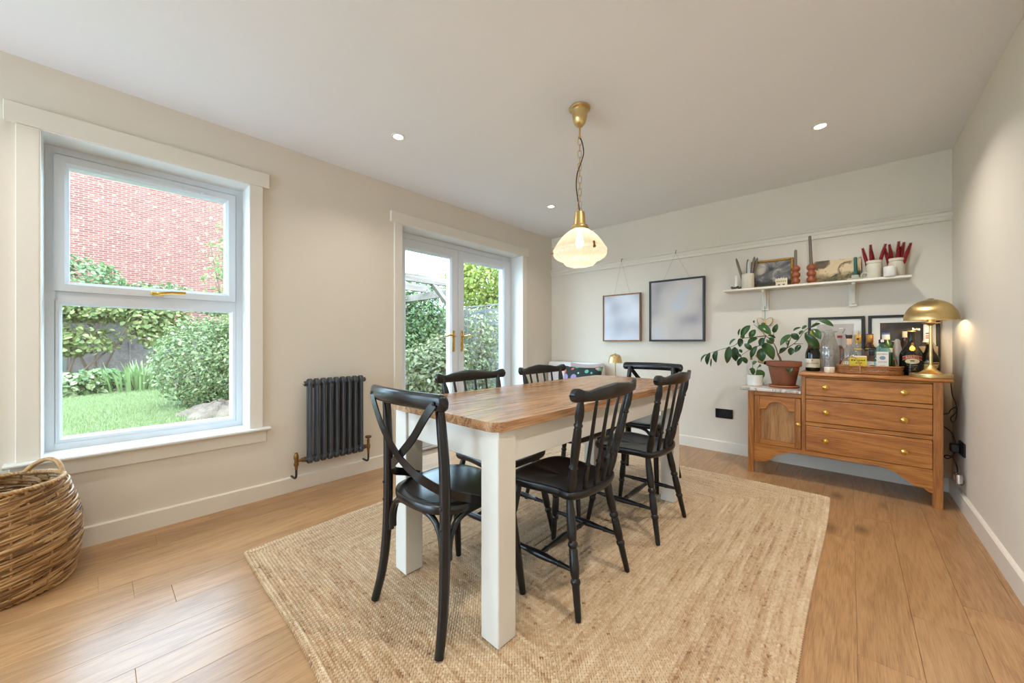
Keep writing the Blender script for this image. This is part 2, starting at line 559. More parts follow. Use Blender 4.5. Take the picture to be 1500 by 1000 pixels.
# floor: planks laid along y
fl = struct(MB().box(XL - 0.2, XR + 0.05, YF, YB, -0.06, -0.004).build('floor', GROOVE, smooth=0))
PW = 0.157
edges = [0.0175 + PW * k for k in range(-20, 5)]
fixed = {0.0175: 1.715, 0.1745: 2.10, 0.3315: 2.31, -0.1395: 2.68, -2.1805: 0.212, -2.4945: 0.0}
plen = 1.37
pm = {}
for x0 in edges:
    x1 = x0 + PW
    a, b = max(x0, XL), min(x1, XR)
    if b - a < 0.01:
        continue
    off = None
    for k_, v_ in fixed.items():
        if abs(k_ - x0) < 0.01: off = v_
    if off is None:
        off = random.uniform(0, plen)
    y = off - math.ceil((off - YF) / plen) * plen
    while y < YB:
        s, e = max(y, YF), min(y + plen, YB)
        if e - s > 0.02:
            w, L = b - a - 0.0006, e - s - 0.0006
            key = (round(w, 4), round(L, 3))
            if key not in pm:
                pb = MB().box(-w / 2, w / 2, -L / 2, L / 2, -0.02, 0.0, 0.0008)
                pm[key] = pb.build('plank', FLOORW, fl, 20, ((a + b) / 2, (s + e) / 2, 0)).data
            else:
                inst('plank', pm[key], fl, Matrix.Translation(((a + b) / 2, (s + e) / 2, 0)))
        y += plen

# baseboards
BT, BH = 0.018, 0.102
def base(name, outline_pts, a0, a1, axis):
    return struct(MB().prism(outline_pts, axis, a0, a1).build(name, TRIM, smooth=30))
pl = [(XL, 0), (XL + BT, 0), (XL + BT, BH - 0.006), (XL + BT - 0.006, BH), (XL, BH)]
m = MB()
m.prism(pl, 'y', YF, GY0); m.prism(pl, 'y', GY1, DY0 - 0.071); m.prism(pl, 'y', DY1 + 0.071, YB)
struct(m.build('baseboard_left', TRIM, smooth=30))
pbk = [(YB, 0), (YB - BT, 0), (YB - BT, BH - 0.006), (YB - BT + 0.006, BH), (YB, BH)]
struct(MB().prism(pbk, 'x', XL + BT, XR - BT).build('baseboard_back', TRIM, smooth=30))
prt = [(XR, 0), (XR - BT, 0), (XR - BT, BH - 0.006), (XR - BT + 0.006, BH), (XR, BH)]
struct(MB().prism(prt, 'y', YF, YB).build('baseboard_right', TRIM, smooth=30))
# picture rail on the back wall, moulded profile (y, z)
rp = [(0, 1.980), (-0.034, 1.980), (-0.044, 1.974), (-0.046, 1.966), (-0.040, 1.960), (-0.024, 1.956), (-0.024, 1.934), (-0.016, 1.930), (-0.016, 1.914), (-0.020, 1.910), (-0.020, 1.902), (0, 1.900)]
struct(MB().prism([(YB + a, b) for a, b in rp], 'x', XL, XR).build('trim_1', TRIM, smooth=25))

# ------------------------------------------------------------------ window casing, sill, frame
CX = XL + 0.02
def casing(name, y0, y1, z0, z1):
    m = MB()
    m.box(XL, CX, y0 - 0.071, y0, z0, z1, 0.002); m.box(XL, CX, y1, y1 + 0.071, z0, z1, 0.002)
    m.box(XL, CX + 0.006, y0 - 0.105, y1 + 0.107, z1, z1 + 0.095, 0.002)
    return struct(m.build(name, TRIM, smooth=0))
casing('trim_2', WY0, WY1, WZ0, WZ1)
casing('trim_3', DY0, DY1, 0.0, DZ1)
m = MB()
FXI = -3.085                   # inner face of the window frames
sp = [(FXI - 0.02, WZ0 - 0.02), (CX + 0.022, WZ0 - 0.02), (CX + 0.030, WZ0 - 0.014), (CX + 0.032, WZ0 - 0.007), (CX + 0.028, WZ0), (FXI - 0.02, WZ0)]
m.prism(sp, 'y', WY0 + 0.001, WY1 - 0.001)
sp2 = [(XL, WZ0 - 0.02), (CX + 0.022, WZ0 - 0.02), (CX + 0.030, WZ0 - 0.014), (CX + 0.032, WZ0 - 0.007), (CX + 0.028, WZ0), (XL, WZ0)]
m.prism(sp2, 'y', WY0 - 0.105, WY0 + 0.001); m.prism(sp2, 'y', WY1 - 0.001, WY1 + 0.11)
struct(m.build('trim_4', REVEAL, smooth=25))
m = MB()                       # apron board under the sill
m.box(XL, XL + 0.012, WY0 - 0.09, WY1 + 0.095, WZ0 - 0.098, WZ0 - 0.02, 0.002)
struct(m.build('trim_5', TRIM, smooth=0))
m = MB()                       # white lining of both reveals
for (y0, y1, z0, z1) in ((WY0, WY1, WZ0, WZ1), (DY0, DY1, 0.0, DZ1)):
    m.box(xo, CX - 0.001, y0, y0 + 0.004, z0, z1); m.box(xo, CX - 0.001, y1 - 0.004, y1, z0, z1); m.box(xo, CX - 0.001, y0, y1, z1 - 0.004, z1)
struct(m.build('trim_6', REVEAL, smooth=0))

def rect_frame(mb, x0, x1, y0, y1, z0, z1, w, bev=0.005):
    mb.box(x0, x1, y0, y0 + w, z0, z1, bev); mb.box(x0, x1, y1 - w, y1, z0, z1, bev)
    mb.box(x0, x1, y0 + w - 0.002, y1 - w + 0.002, z0, z0 + w, bev); mb.box(x0, x1, y0 + w - 0.002, y1 - w + 0.002, z1 - w, z1, bev)

def mitred(mb, x0, x1, y0, y1, z0, z1, w, lip=0.012, dx=0.014):
    """sloped glazing bead around a pane, mitred corners"""
    o = [(y0, z0), (y1, z0), (y1, z1), (y0, z1)]
    i1 = [(y0 + w - lip, z0 + w - lip), (y1 - w + lip, z0 + w - lip), (y1 - w + lip, z1 - w + lip), (y0 + w - lip, z1 - w + lip)]
    i2 = [(y0 + w, z0 + w), (y1 - w, z0 + w), (y1 - w, z1 - w), (y0 + w, z1 - w)]
    V = [(x0, *p) for p in o] + [(x1, *p) for p in o] + [(x1, *p) for p in i1] + [(x1 - dx, *p) for p in i2] + [(x0, *p) for p in i2]
    F = []
    for a in range(4):
        b = (a + 1) % 4
        for r in range(4):
            F.append((r * 4 + a, r * 4 + b, r * 4 + 4 + b, r * 4 + 4 + a))
        F.append((16 + a, 16 + b, b, a))
    mb.add(V, F)

win = struct(bpy.data.objects.new('window_1', None)); col.objects.link(win)
m = MB(); mitred(m, -3.15, FXI + 0.004, WY0 + 0.004, WY1 - 0.004, WZ0, WZ1 - 0.004, 0.046)
m.box(-3.15, FXI + 0.002, WY0 + 0.04, WY1 - 0.04, 1.262, 1.322, 0.006)
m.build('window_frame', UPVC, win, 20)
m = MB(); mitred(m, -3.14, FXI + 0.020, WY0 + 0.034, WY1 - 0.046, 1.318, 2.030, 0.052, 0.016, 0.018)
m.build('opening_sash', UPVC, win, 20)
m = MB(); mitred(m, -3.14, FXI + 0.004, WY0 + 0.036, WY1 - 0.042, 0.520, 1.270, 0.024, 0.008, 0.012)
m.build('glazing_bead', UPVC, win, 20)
MB().box(-3.12, -3.114, WY0 + 0.06, WY1 - 0.07, 1.34, 1.99).build('pane', PANE, win, 0)
MB().box(-3.12, -3.114, WY0 + 0.045, WY1 - 0.045, 0.53, 1.262).build('pane', PANE, win, 0)
m = MB(); yv0, yv1 = 0.03, 0.455
m.box(FXI + 0.020, FXI + 0.034, yv0, yv1, 1.985, 2.006, 0.004)
for k in range(6):
    y = yv0 + (yv1 - yv0) * k / 5
    m.box(FXI + 0.020, FXI + 0.040, y - 0.018, y + 0.018, 1.983, 1.998, 0.003)
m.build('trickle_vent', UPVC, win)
m = MB(); m.box(FXI + 0.02, FXI + 0.032, 0.205, 0.265, 1.326, 1.348, 0.005)
m.tube(smoothpath([(FXI + 0.028, 0.235, 1.337), (FXI + 0.055, 0.245, 1.337), (FXI + 0.058, 0.29, 1.345), (FXI + 0.054, 0.36, 1.348)]), 0.0075, 8, flat=(0.006, 0.010))
m.build('window_handle', BRASS, win)

# ------------------------------------------------------------------ french doors
dr = struct(bpy.data.objects.new('door_1', None)); col.objects.link(dr)
m = MB()
m.box(-3.16, FXI, DY0 + 0.004, DY0 + 0.06, 0, DZ1 - 0.004, 0.006); m.box(-3.16, FXI, DY1 - 0.06, DY1 - 0.004, 0, DZ1 - 0.004, 0.006)
m.box(-3.16, FXI, DY0 + 0.058, DY1 - 0.058, DZ1 - 0.06, DZ1 - 0.004, 0.006)
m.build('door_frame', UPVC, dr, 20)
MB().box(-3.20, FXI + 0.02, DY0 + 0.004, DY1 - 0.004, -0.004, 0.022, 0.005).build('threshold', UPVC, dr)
ymid = 2.548
for (y0, y1, hy, hd) in ((DY0 + 0.062, ymid - 0.003, ymid - 0.065, -1), (ymid + 0.003, DY1 - 0.062, ymid + 0.050, 1)):
    leaf = bpy.data.objects.new('door_leaf', None); col.objects.link(leaf); leaf.parent = dr
    m = MB(); mitred(m, -3.15, FXI + 0.012, y0, y1, 0.028, DZ1 - 0.064, 0.092, 0.016, 0.018)
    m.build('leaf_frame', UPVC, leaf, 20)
    MB().box(-3.12, -3.114, y0 + 0.085, y1 - 0.085, 0.11, DZ1 - 0.15).build('pane', PANE, leaf, 0)
    m = MB()
    m.box(FXI + 0.012, FXI + 0.022, hy - 0.016, hy + 0.016, 0.945, 1.168, 0.006)
    m.tube([(FXI + 0.02, hy, 1.108), (FXI + 0.05, hy, 1.108)], 0.010, 10)
    m.tube(smoothpath([(FXI + 0.05, hy, 1.108), (FXI + 0.06, hy + hd * 0.02, 1.110), (FXI + 0.06, hy + hd * 0.07, 1.118), (FXI + 0.056, hy + hd * 0.125, 1.104)]), [0.009] * 18 + [0.007], 8)
    m.tube([(FXI + 0.02, hy, 0.99), (FXI + 0.026, hy, 0.99)], 0.007, 10)
    m.build('door_handle', BRASS, leaf)

# ------------------------------------------------------------------ garden seen through the glass
GZ = -0.12
GARDEN_K = 0.365
def grgb(r, g, b):
    return sc(rgb(r, g, b), GARDEN_K)
LAWN = M('mown_grass', grgb(168, 176, 112), 0.9, var=0.25, vscale=3)
EARTH = M('bed_soil', grgb(158, 132, 110), 0.95, var=0.3, vscale=9, bumps=(14, 0.8, 0.05))
SLAB = M('patio_slab', grgb(178, 172, 162), 0.8, var=0.08, vscale=3)
FENCEW = wood('weathered_fence', grgb(120, 106, 98), grgb(164, 148, 138), grgb(192, 176, 164), 'y', 20, 5, 8, 0.85, bmp=0.3)
FENCEX = wood('weathered_fence_x', grgb(130, 124, 118), grgb(160, 154, 148), grgb(184, 178, 172), 'x', 20, 5, 8, 0.85, bmp=0.3)
POSTW = M('concrete_post', grgb(150, 156, 140), 0.9, var=0.1, vscale=10)
PERG = wood('pale_pergola', grgb(150, 126, 108), grgb(190, 170, 152), grgb(208, 192, 176), 'y', 20, 5, 8, 0.8, bmp=0.2)
def brick_mat():
    m, nt, n, l, b = new_mat('red_brick')
    v = coords(nt, (1, 1, 1), rot=(PI / 2, 0, PI / 2))
    t = n.new('ShaderNodeTexBrick')
    t.inputs['Scale'].default_value = 1.0
    t.inputs['Brick Width'].default_value = 0.225; t.inputs['Row Height'].default_value = 0.075
    t.inputs['Mortar Size'].default_value = 0.011; t.inputs['Mortar Smooth'].default_value = 0.0; t.inputs['Bias'].default_value = -0.1
    t.inputs['Color1'].default_value = grgb(158, 80, 62); t.inputs['Color2'].default_value = grgb(186, 110, 88)
    t.inputs['Mortar'].default_value = grgb(196, 160, 146)
    sep = n.new('ShaderNodeSeparateXYZ'); tc = n.new('ShaderNodeTexCoord'); l.new(tc.outputs['Object'], sep.inputs[0])
    cb = n.new('ShaderNodeCombineXYZ'); l.new(sep.outputs['Y'], cb.inputs['X']); l.new(sep.outputs['Z'], cb.inputs['Y'])
    l.new(cb.outputs[0], t.inputs['Vector'])
    pale = noise(nt, cb.outputs[0], 7.0, 2, 0.5)
    f = ramp(nt, pale, [(0.62, (0, 0, 0, 1)), (0.66, (1, 1, 1, 1))])
    mx = n.new('ShaderNodeMixRGB'); mx.inputs['Color2'].default_value = grgb(226, 196, 160)
    g = n.new('ShaderNodeMath'); g.operation = 'MULTIPLY'; g.inputs[1].default_value = 0.55; l.new(f, g.inputs[0])
    l.new(g.outputs[0], mx.inputs['Fac']); l.new(t.outputs['Color'], mx.inputs['Color1'])
    l.new(mx.outputs[0], b.inputs['Base Color']); b.inputs['Roughness'].default_value = 0.9
    return m
BRICK = brick_mat()

struct(MB().box(-30, xo, -14, 16, GZ - 0.3, GZ).build('lawn', LAWN, smooth=0), 'mown green garden lawn')
struct(MB().box(-5.2, xo, -3, 9, GZ - 0.02, GZ + 0.015).build('patio_ground', SLAB, smooth=0))
# planted bed along the far fence, and the mound of dug soil
m = MB()
ring0 = []; ring1 = []
edge = [(-17.2, -8), (-13.2, -8), (-12.9, -3), (-12.6, -1.0), (-12.9, 0.2), (-12.6, 1.2), (-11.4, 2.2), (-10.4, 3.6), (-10.2, 7), (-17.2, 7)]
struct(MB().prism(edge, 'z', GZ - 0.05, GZ + 0.05, 0.03).build('bed_ground', EARTH, smooth=30))
nb = 40
rings = []
for k, (s, z) in enumerate([(1.0, 0.0), (0.8, 0.07), (0.55, 0.13), (0.25, 0.16), (0.02, 0.17)]):
    rings.append([(-7.75 + 0.75 * s * math.cos(2 * PI * i / nb) * (1 + 0.15 * math.sin(5 * 2 * PI * i / nb)), 1.42 + 0.62 * s * math.sin(2 * PI * i / nb) * (1 + 0.12 * math.cos(7 * 2 * PI * i / nb)), GZ + z + random.uniform(-0.045, 0.045) * (s < 1)) for i in range(nb)])
tag(MB().loft(rings, True, True).build('soil_mound', EARTH, smooth=60), 'low mound of bare grey soil at the lawn edge', 'soil')

def grass_blades(n, x0, x1, y0, y1):
    V = np.zeros((n * 3, 3)); cx = rng.uniform(x0, x1, n); cy = rng.uniform(y0, y1, n)
    h = rng.uniform(0.025, 0.06, n); a = rng.uniform(0, 2 * PI, n); w = 0.0045
    lx, ly = rng.normal(0, 0.02, n), rng.normal(0, 0.02, n)
    V[0::3] = np.c_[cx - w * np.cos(a), cy - w * np.sin(a), np.full(n, GZ - 0.005)]
    V[1::3] = np.c_[cx + w * np.cos(a), cy + w * np.sin(a), np.full(n, GZ - 0.005)]
    V[2::3] = np.c_[cx + lx, cy + ly, GZ + h]
    me = bpy.data.meshes.new('lawn_grass')
    me.from_pydata(V.tolist(), [], np.arange(n * 3).reshape(n, 3).tolist())
    t = me.attributes.new('tint', 'FLOAT', 'POINT'); t.data.foreach_set('value', np.repeat(rng.uniform(0, 1, n), 3))
    return mesh_obj('lawn_grass', me, leafmat('grass_blade', grgb(148, 182, 90), grgb(226, 232, 168), 0.6, 0.3), None, 0)
tag(grass_blades(90000, -12.6, -6.2, -2.6, 2.4), 'short green grass of the garden lawn', 'grass', kind='stuff')

def foliage_mesh(name, n, blobs, size, mat, parent, aspect=0.55, shell=0.45, up=0.4, droop=0.0):
    """n leaves scattered in ellipsoid blobs: (centre, radii, weight)"""
    wts = np.array([b[2] for b in blobs], float); wts /= wts.sum()
    pick = rng.choice(len(blobs), n, p=wts)
    C = np.array([b[0] for b in blobs], float)[pick]; R = np.array([b[1] for b in blobs], float)[pick]
    d = rng.normal(size=(n, 3)); d /= np.linalg.norm(d, axis=1)[:, None]
    r = 1 - shell * rng.uniform(0, 1, n) ** 1.6 + rng.normal(0, 0.06, n)
    P = C + d * R * r[:, None]
    nr = d * 0.8 + rng.normal(0, 0.55, (n, 3)); nr[:, 2] += up
    nr /= np.linalg.norm(nr, axis=1)[:, None]
    t = rng.normal(size=(n, 3)); t[:, 2] -= droop
    t -= nr * (t * nr).sum(1)[:, None]; t /= np.linalg.norm(t, axis=1)[:, None]
    b = np.cross(nr, t)
    L = size * rng.uniform(0.6, 1.25, n)[:, None]
    V = np.zeros((n * 6, 3))
    V[0::6] = P - t * L * 0.5
    V[1::6] = P - t * L * 0.18 + b * L * aspect * 0.5 + nr * L * 0.10
    V[2::6] = P + t * L * 0.20 + b * L * aspect * 0.40 + nr * L * 0.06
    V[3::6] = P + t * L * 0.5 - nr * L * 0.08
    V[4::6] = P + t * L * 0.20 - b * L * aspect * 0.40 + nr * L * 0.06
    V[5::6] = P - t * L * 0.18 - b * L * aspect * 0.5 + nr * L * 0.10
    idx = np.arange(n) * 6
    F = np.concatenate([np.c_[idx, idx + 1, idx + 2, idx + 3], np.c_[idx, idx + 3, idx + 4, idx + 5]]).tolist()
    me = bpy.data.meshes.new(name); me.from_pydata(V.tolist(), [], F)
    a = me.attributes.new('tint', 'FLOAT', 'POINT'); a.data.foreach_set('value', np.repeat(rng.uniform(0, 1, n), 6))
    o = mesh_obj(name, me, mat, parent, 0)
    o['kind'] = 'stuff'
    return o

def branches(name, base, tips, r, mat, parent):
    m = MB(); b = Vector(base)
    for tp in tips:
        tp = Vector(tp)
        mid = b.lerp(tp, 0.5) + Vector((random.uniform(-.12, .12), random.uniform(-.12, .12), 0.1))
        pts = smoothpath([b, mid, tp], 4)
        m.tube(pts, [r * (1 - 0.8 * i / (len(pts) - 1)) for i in range(len(pts))], 6)
    return m.build(name, mat, parent)

L_VINE = leafmat('vine_leaf', grgb(140, 168, 74), grgb(236, 232, 150), 0.5, 0.35)
L_SHRUB = leafmat('box_leaf', grgb(112, 150, 70), grgb(226, 232, 160), 0.45, 0.25)
L_BIRCH = leafmat('birch_leaf', grgb(140, 176, 84), grgb(236, 236, 160), 0.5, 0.4)
L_VARI = leafmat('variegated_leaf', grgb(116, 140, 58), grgb(246, 236, 180), 0.4, 0.25)
L_GREEN = leafmat('bush_leaf', grgb(104, 150, 80), grgb(206, 226, 152), 0.45, 0.3)
L_YELLOW = leafmat('golden_leaf', grgb(172, 200, 66), grgb(255, 250, 130), 0.5, 0.45)
L_IRIS = leafmat('iris_leaf', grgb(178, 204, 128), grgb(250, 250, 205), 0.45, 0.3)

def plant(name, loc, label, cat, n, blobs, size, mat, stems=None, group=None, **kw):
    t = thing(name, loc, label, cat, group)
    foliage_mesh('foliage', n, blobs, size, mat, t, **kw)
    if stems:
        branches('branches', stems[0], stems[1], stems[2], STEM, t)
    return t

# far fence (parallel to the house) and side fence
def fence_panel(loc, rz, label, group, mats, w=1.83, h=1.75):
    t = thing('garden_fence', loc, label, 'fence', group, rz)
    key = mats.name
    if key not in KIDS:
        m = MB(); m.box(-w / 2, w / 2, -0.010, 0.010, -0.005, 0.155, 0.003)
        KIDS[key] = m.build('board', mats, t, 0, (0, 0, 0.08)).data
        first = True
    else:
        first = False
    nb_ = int((h - .06) / .138)
    for k in range(nb_):
        z = 0.08 + k * 0.138
        if first and k == 0:
            continue
        inst('board', KIDS[key], t, Matrix.Translation((0, 0.006 * (k % 2), z)) @ Matrix.Rotation(0.06, 4, 'X'))
    for x in (-w / 2 + 0.03, -0.3, 0.3, w / 2 - 0.03):
        MB().box(x - 0.02, x + 0.02, -0.035, -0.012, 0.05, h + 0.0, 0.003).build('batten', mats, t, 0)
    MB().box(-w / 2, w / 2, -0.035, 0.03, h, h + 0.03, 0.004).build('capping', mats, t, 0)
    return t
ords = ['first', 'second', 'third', 'fourth', 'fifth', 'sixth', 'seventh']
FX = -16.2
wh = ['at the near end, cut by the window frame', 'second along behind the climbing shrub', 'third along behind the iris clump', 'furthest along behind the young tree']
for i in range(1, 5):
    y = -3.6 + i * 1.97
    fence_panel((FX, y, GZ), PI / 2, 'brown weathered fence bay beyond the lawn, ' + wh[i - 1], 'fence bays behind the lawn', FENCEW)
    tag(MB().box(FX - 0.06, FX + 0.06, y + 0.925, y + 1.045, GZ - 0.05, GZ + 1.95, 0.01).build('fence_post', POSTW, smooth=0), 'grey concrete fence post beyond the lawn, ' + ['beside the climbing shrub', 'behind the iris clump', 'behind the rounded shrub', 'behind the young tree'][i - 1], 'post', 'fence posts behind the lawn')
for i in range(4):
    x = -4.3 - i * 1.97
    fence_panel((x, 5.75, GZ), 0, 'pale grey side fence bay beside the patio, ' + ['nearest the house wall', 'behind the pale shrub', 'below the golden tree', 'behind the tall green shrub'][i], 'fence bays beside the patio', FENCEX, h=1.95)
# neighbouring brick house
nh = thing('neighbouring_house', (-19.3, 0, GZ), 'red brick gable wall of the house beyond the garden fence', 'house', rz=math.radians(-3))
MB().box(-0.4, 0, -3.6, 6.5, 0, 7.6).build('brick_wall', BRICK, nh, 0)

# planting in the bed
plant('climbing_shrub', (-14.0, -0.6, GZ), 'broad-leaved climbing shrub draped over the back garden fence', 'shrub', 9000,
      [((0, -0.9, 1.9), (0.55, 1.0, 0.75), 1.0), ((0, 0.5, 2.0), (0.5, 1.0, GARDEN_K), 1.0), ((0.2, 1.7, 1.75), (0.45, 0.7, 0.8), 0.6), ((0, -2.0, 1.75), (0.5, 0.9, 0.8), 0.8), ((0.15, -0.4, 1.2), (0.4, 1.4, 0.45), 0.7)],
      0.118, L_VINE, ((0, 0, 0), [(0.2, -1.6, 1.8), (0.1, 0.8, 1.9), (0, -0.5, 2.3), (0.1, 1.6, 1.7), (0.3, -2.6, 1.4)], 0.032), aspect=0.8, shell=0.7)
plant('rambling_shrub', (-15.2, -0.35, GZ), 'darker flowering shrub reaching above the fence at the far corner', 'shrub', 3600,
      [((0, 0, 2.7), (0.5, 0.9, 0.75), 1.0), ((0, 1.5, 2.45), (0.5, 1.2, 0.45), 0.8), ((0, 3.2, 2.3), (0.4, 0.9, 0.35), 0.4)],
      0.11, L_GREEN, ((0.2, 0.3, 0), [(0, 0, 2.4), (0, 1.2, 2.3), (0, -0.6, 2.5)], 0.04), aspect=0.7)
plant('rounded_shrub', (-8.75, 1.38, GZ), 'big rounded green shrub at the lawn edge', 'shrub', 12000,
      [((0, 0, 0.78), (0.78, 0.80, 0.82), 1.0), ((0.1, 0.45, 1.05), (0.6, 0.55, 0.65), 0.4)], 0.06, L_SHRUB, ((0, 0, 0), [(0, 0.2, 0.9), (0.2, -0.3, 0.8), (-0.2, 0.3, 1.0)], 0.04), shell=0.35)
plant('young_birch', (-9.0, 2.1, GZ), 'slender young tree with small airy leaves above the rounded shrub', 'tree', 1900,
      [((0, -0.35, 2.6), (0.25, 0.55, 1.3), 0.7), ((0, 0.1, 2.2), (0.4, 0.55, 0.9), 1.2), ((0.1, 0.0, 3.6), (0.2, 0.35, 0.7), 0.35)], 0.085, L_BIRCH,
      ((0, 0, 0), [(0, -0.05, 4.3), (0.05, -0.7, 3.1), (0, 0.5, 3.2), (0, -0.6, 2.3), (0.1, 0.6, 2.4), (0, -0.3, 3.7)], 0.022), aspect=0.65, shell=0.9)
plant('yellowing_shrub', (-8.2, 2.05, GZ), 'taller loose shrub with yellowing leaves beside the rounded shrub', 'shrub', 4200,
      [((0, 0, 1.15), (0.5, 0.6, 0.85), 1.0), ((0, 0.1, 1.75), (0.4, 0.5, 0.5), 0.5)], 0.085, L_BIRCH, ((0, 0, 0), [(0, 0.2, 1.6), (0, -0.4, 1.5), (0.2, 0, 1.8)], 0.03), shell=0.6)
plant('leafy_clump', (-12.5, -0.48, GZ), 'low dark green leafy clump in the bed under the climbing shrub', 'plant', 900,
      [((0, 0, 0.2), (0.45, 0.62, 0.28), 1.0)], 0.14, L_SHRUB, None, aspect=0.7)
plant('low_ground_cover', (-13.3, 0.05, GZ), 'low pale green ground cover between the leafy clump and the iris', 'plant', 700,
      [((0, 0, 0.2), (0.4, 0.6, 0.3), 1.0)], 0.14, L_GREEN, None, aspect=0.7)
t = thing('iris_clump', (-12.7, 0.66, GZ), 'clump of upright sword-shaped iris leaves in the bed', 'plant')
m = MB()
for k in range(130):
    a = random.uniform(0, 2 * PI); r0 = random.uniform(0, 0.5); L = random.uniform(0.45, 0.85); lean = random.uniform(0.1, 0.6)
    bx, by = r0 * math.cos(a), r0 * math.sin(a) * 1.4
    dx, dy = math.cos(a) * lean * L, math.sin(a) * lean * L
    w = 0.022; px, py = -math.sin(a) * w, math.cos(a) * w
    m.add([(bx - px, by - py, 0), (bx + px, by + py, 0), (bx + dx * .45 + px, by + dy * .45 + py, L * .62), (bx + dx * .45 - px, by + dy * .45 - py, L * .62), (bx + dx, by + dy, L * 0.95 - lean * 0.2)], [(0, 1, 2, 3), (3, 2, 4)])
o = m.build('blades', L_IRIS, t, 0); o['kind'] = 'stuff'
# beyond the doors
plant('variegated_shrub', (-5.05, 3.62, GZ), 'cream-edged variegated shrub just outside the glazed doors', 'shrub', 5200,
      [((0, 0, 0.55), (0.55, 0.70, 0.60), 1.0), ((-0.1, 0.35, 0.85), (0.45, 0.42, 0.45), 0.6)], 0.085, L_VARI, ((0, 0, 0), [(0, 0.1, 0.8), (0.2, -0.4, 0.6), (-0.1, 0.4, 1.0)], 0.03), aspect=0.5, shell=0.5)
plant('tall_green_shrub', (-6.9, 4.65, GZ), 'tall bright green shrub under the pergola seen through the door', 'shrub', 7000,
      [((0, 0, 1.75), (0.6, 0.65, 0.85), 1.0), ((0.1, -0.2, 1.1), (0.5, 0.5, 0.6), 0.5)], 0.085, L_GREEN, ((0, 0, 0), [(0, 0, 1.6), (0.1, -0.4, 1.5), (0, 0.4, 1.6)], 0.04), aspect=0.5, shell=0.6)
plant('pale_shrub', (-5.05, 4.75, GZ), 'pale leafy shrub against the side fence by the doors', 'shrub', 2000,
      [((0, 0, 0.75), (0.55, 0.62, 0.55), 0.8), ((0, 0.1, 1.35), (0.45, 0.5, 0.5), 0.7), ((0.1, 0.0, 0.3), (0.5, 0.5, 0.35), 0.3)], 0.075, L_VARI, ((0, 0, 0), [(0, 0.1, 1.3), (0.2, -0.3, 1.4), (-0.2, 0.2, 1.6)], 0.025), aspect=0.5, shell=0.8)
plant('golden_tree', (-7.2, 6.9, GZ), 'golden green tree rising above the side fence', 'tree', 9000,
      [((0, 0, 2.75), (1.15, 0.9, 0.95), 1.0), ((0.9, 0.1, 2.3), (0.6, 0.6, 0.7), 0.4), ((-1.0, 0, 2.9), (0.6, 0.5, 0.6), 0.4)], 0.10, L_YELLOW, ((0, 0, 0), [(0, 0, 2.9), (0.5, 0, 2.6), (-0.6, 0, 2.8)], 0.08), aspect=0.6, shell=0.6)
# pergola
pg = thing('pergola', (-5.16, 4.15, GZ), 'pale timber pergola with braced posts on the patio', 'pergola')
for (x, y0, y1, z) in ((0, -1.9, 0.18, 2.12), (-0.8, -1.9, 0.0, 2.10), (-1.6, -1.9, 0.0, 2.08)):
    MB().box(x - 0.04, x + 0.04, y0, y1, z, z + 0.125, 0.004).build('beam', PERG, pg, 0)
for y in (0.05, -1.75):
    MB().box(-1.9, 0.15, y - 0.035, y + 0.035, 1.97, 2.10, 0.004).build('cross_beam', PERG, pg, 0)
for (x, y) in ((0, 0.12), (-1.7, 0.12), (0, -1.8), (-1.7, -1.8)):
    MB().box(x - 0.05, x + 0.05, y - 0.05, y + 0.05, 0, 2.12, 0.004).build('post', PERG, pg, 0)
m = MB(); m.tube([(0.0, -0.42, 2.14), (0.0, 0.10, 1.62)], 0.05, 4); m.build('brace', PERG, pg, 0)
m = MB(); m.tube([(0.0, -1.25, 2.14), (0.0, -1.77, 1.62)], 0.05, 4); m.build('brace', PERG, pg, 0)

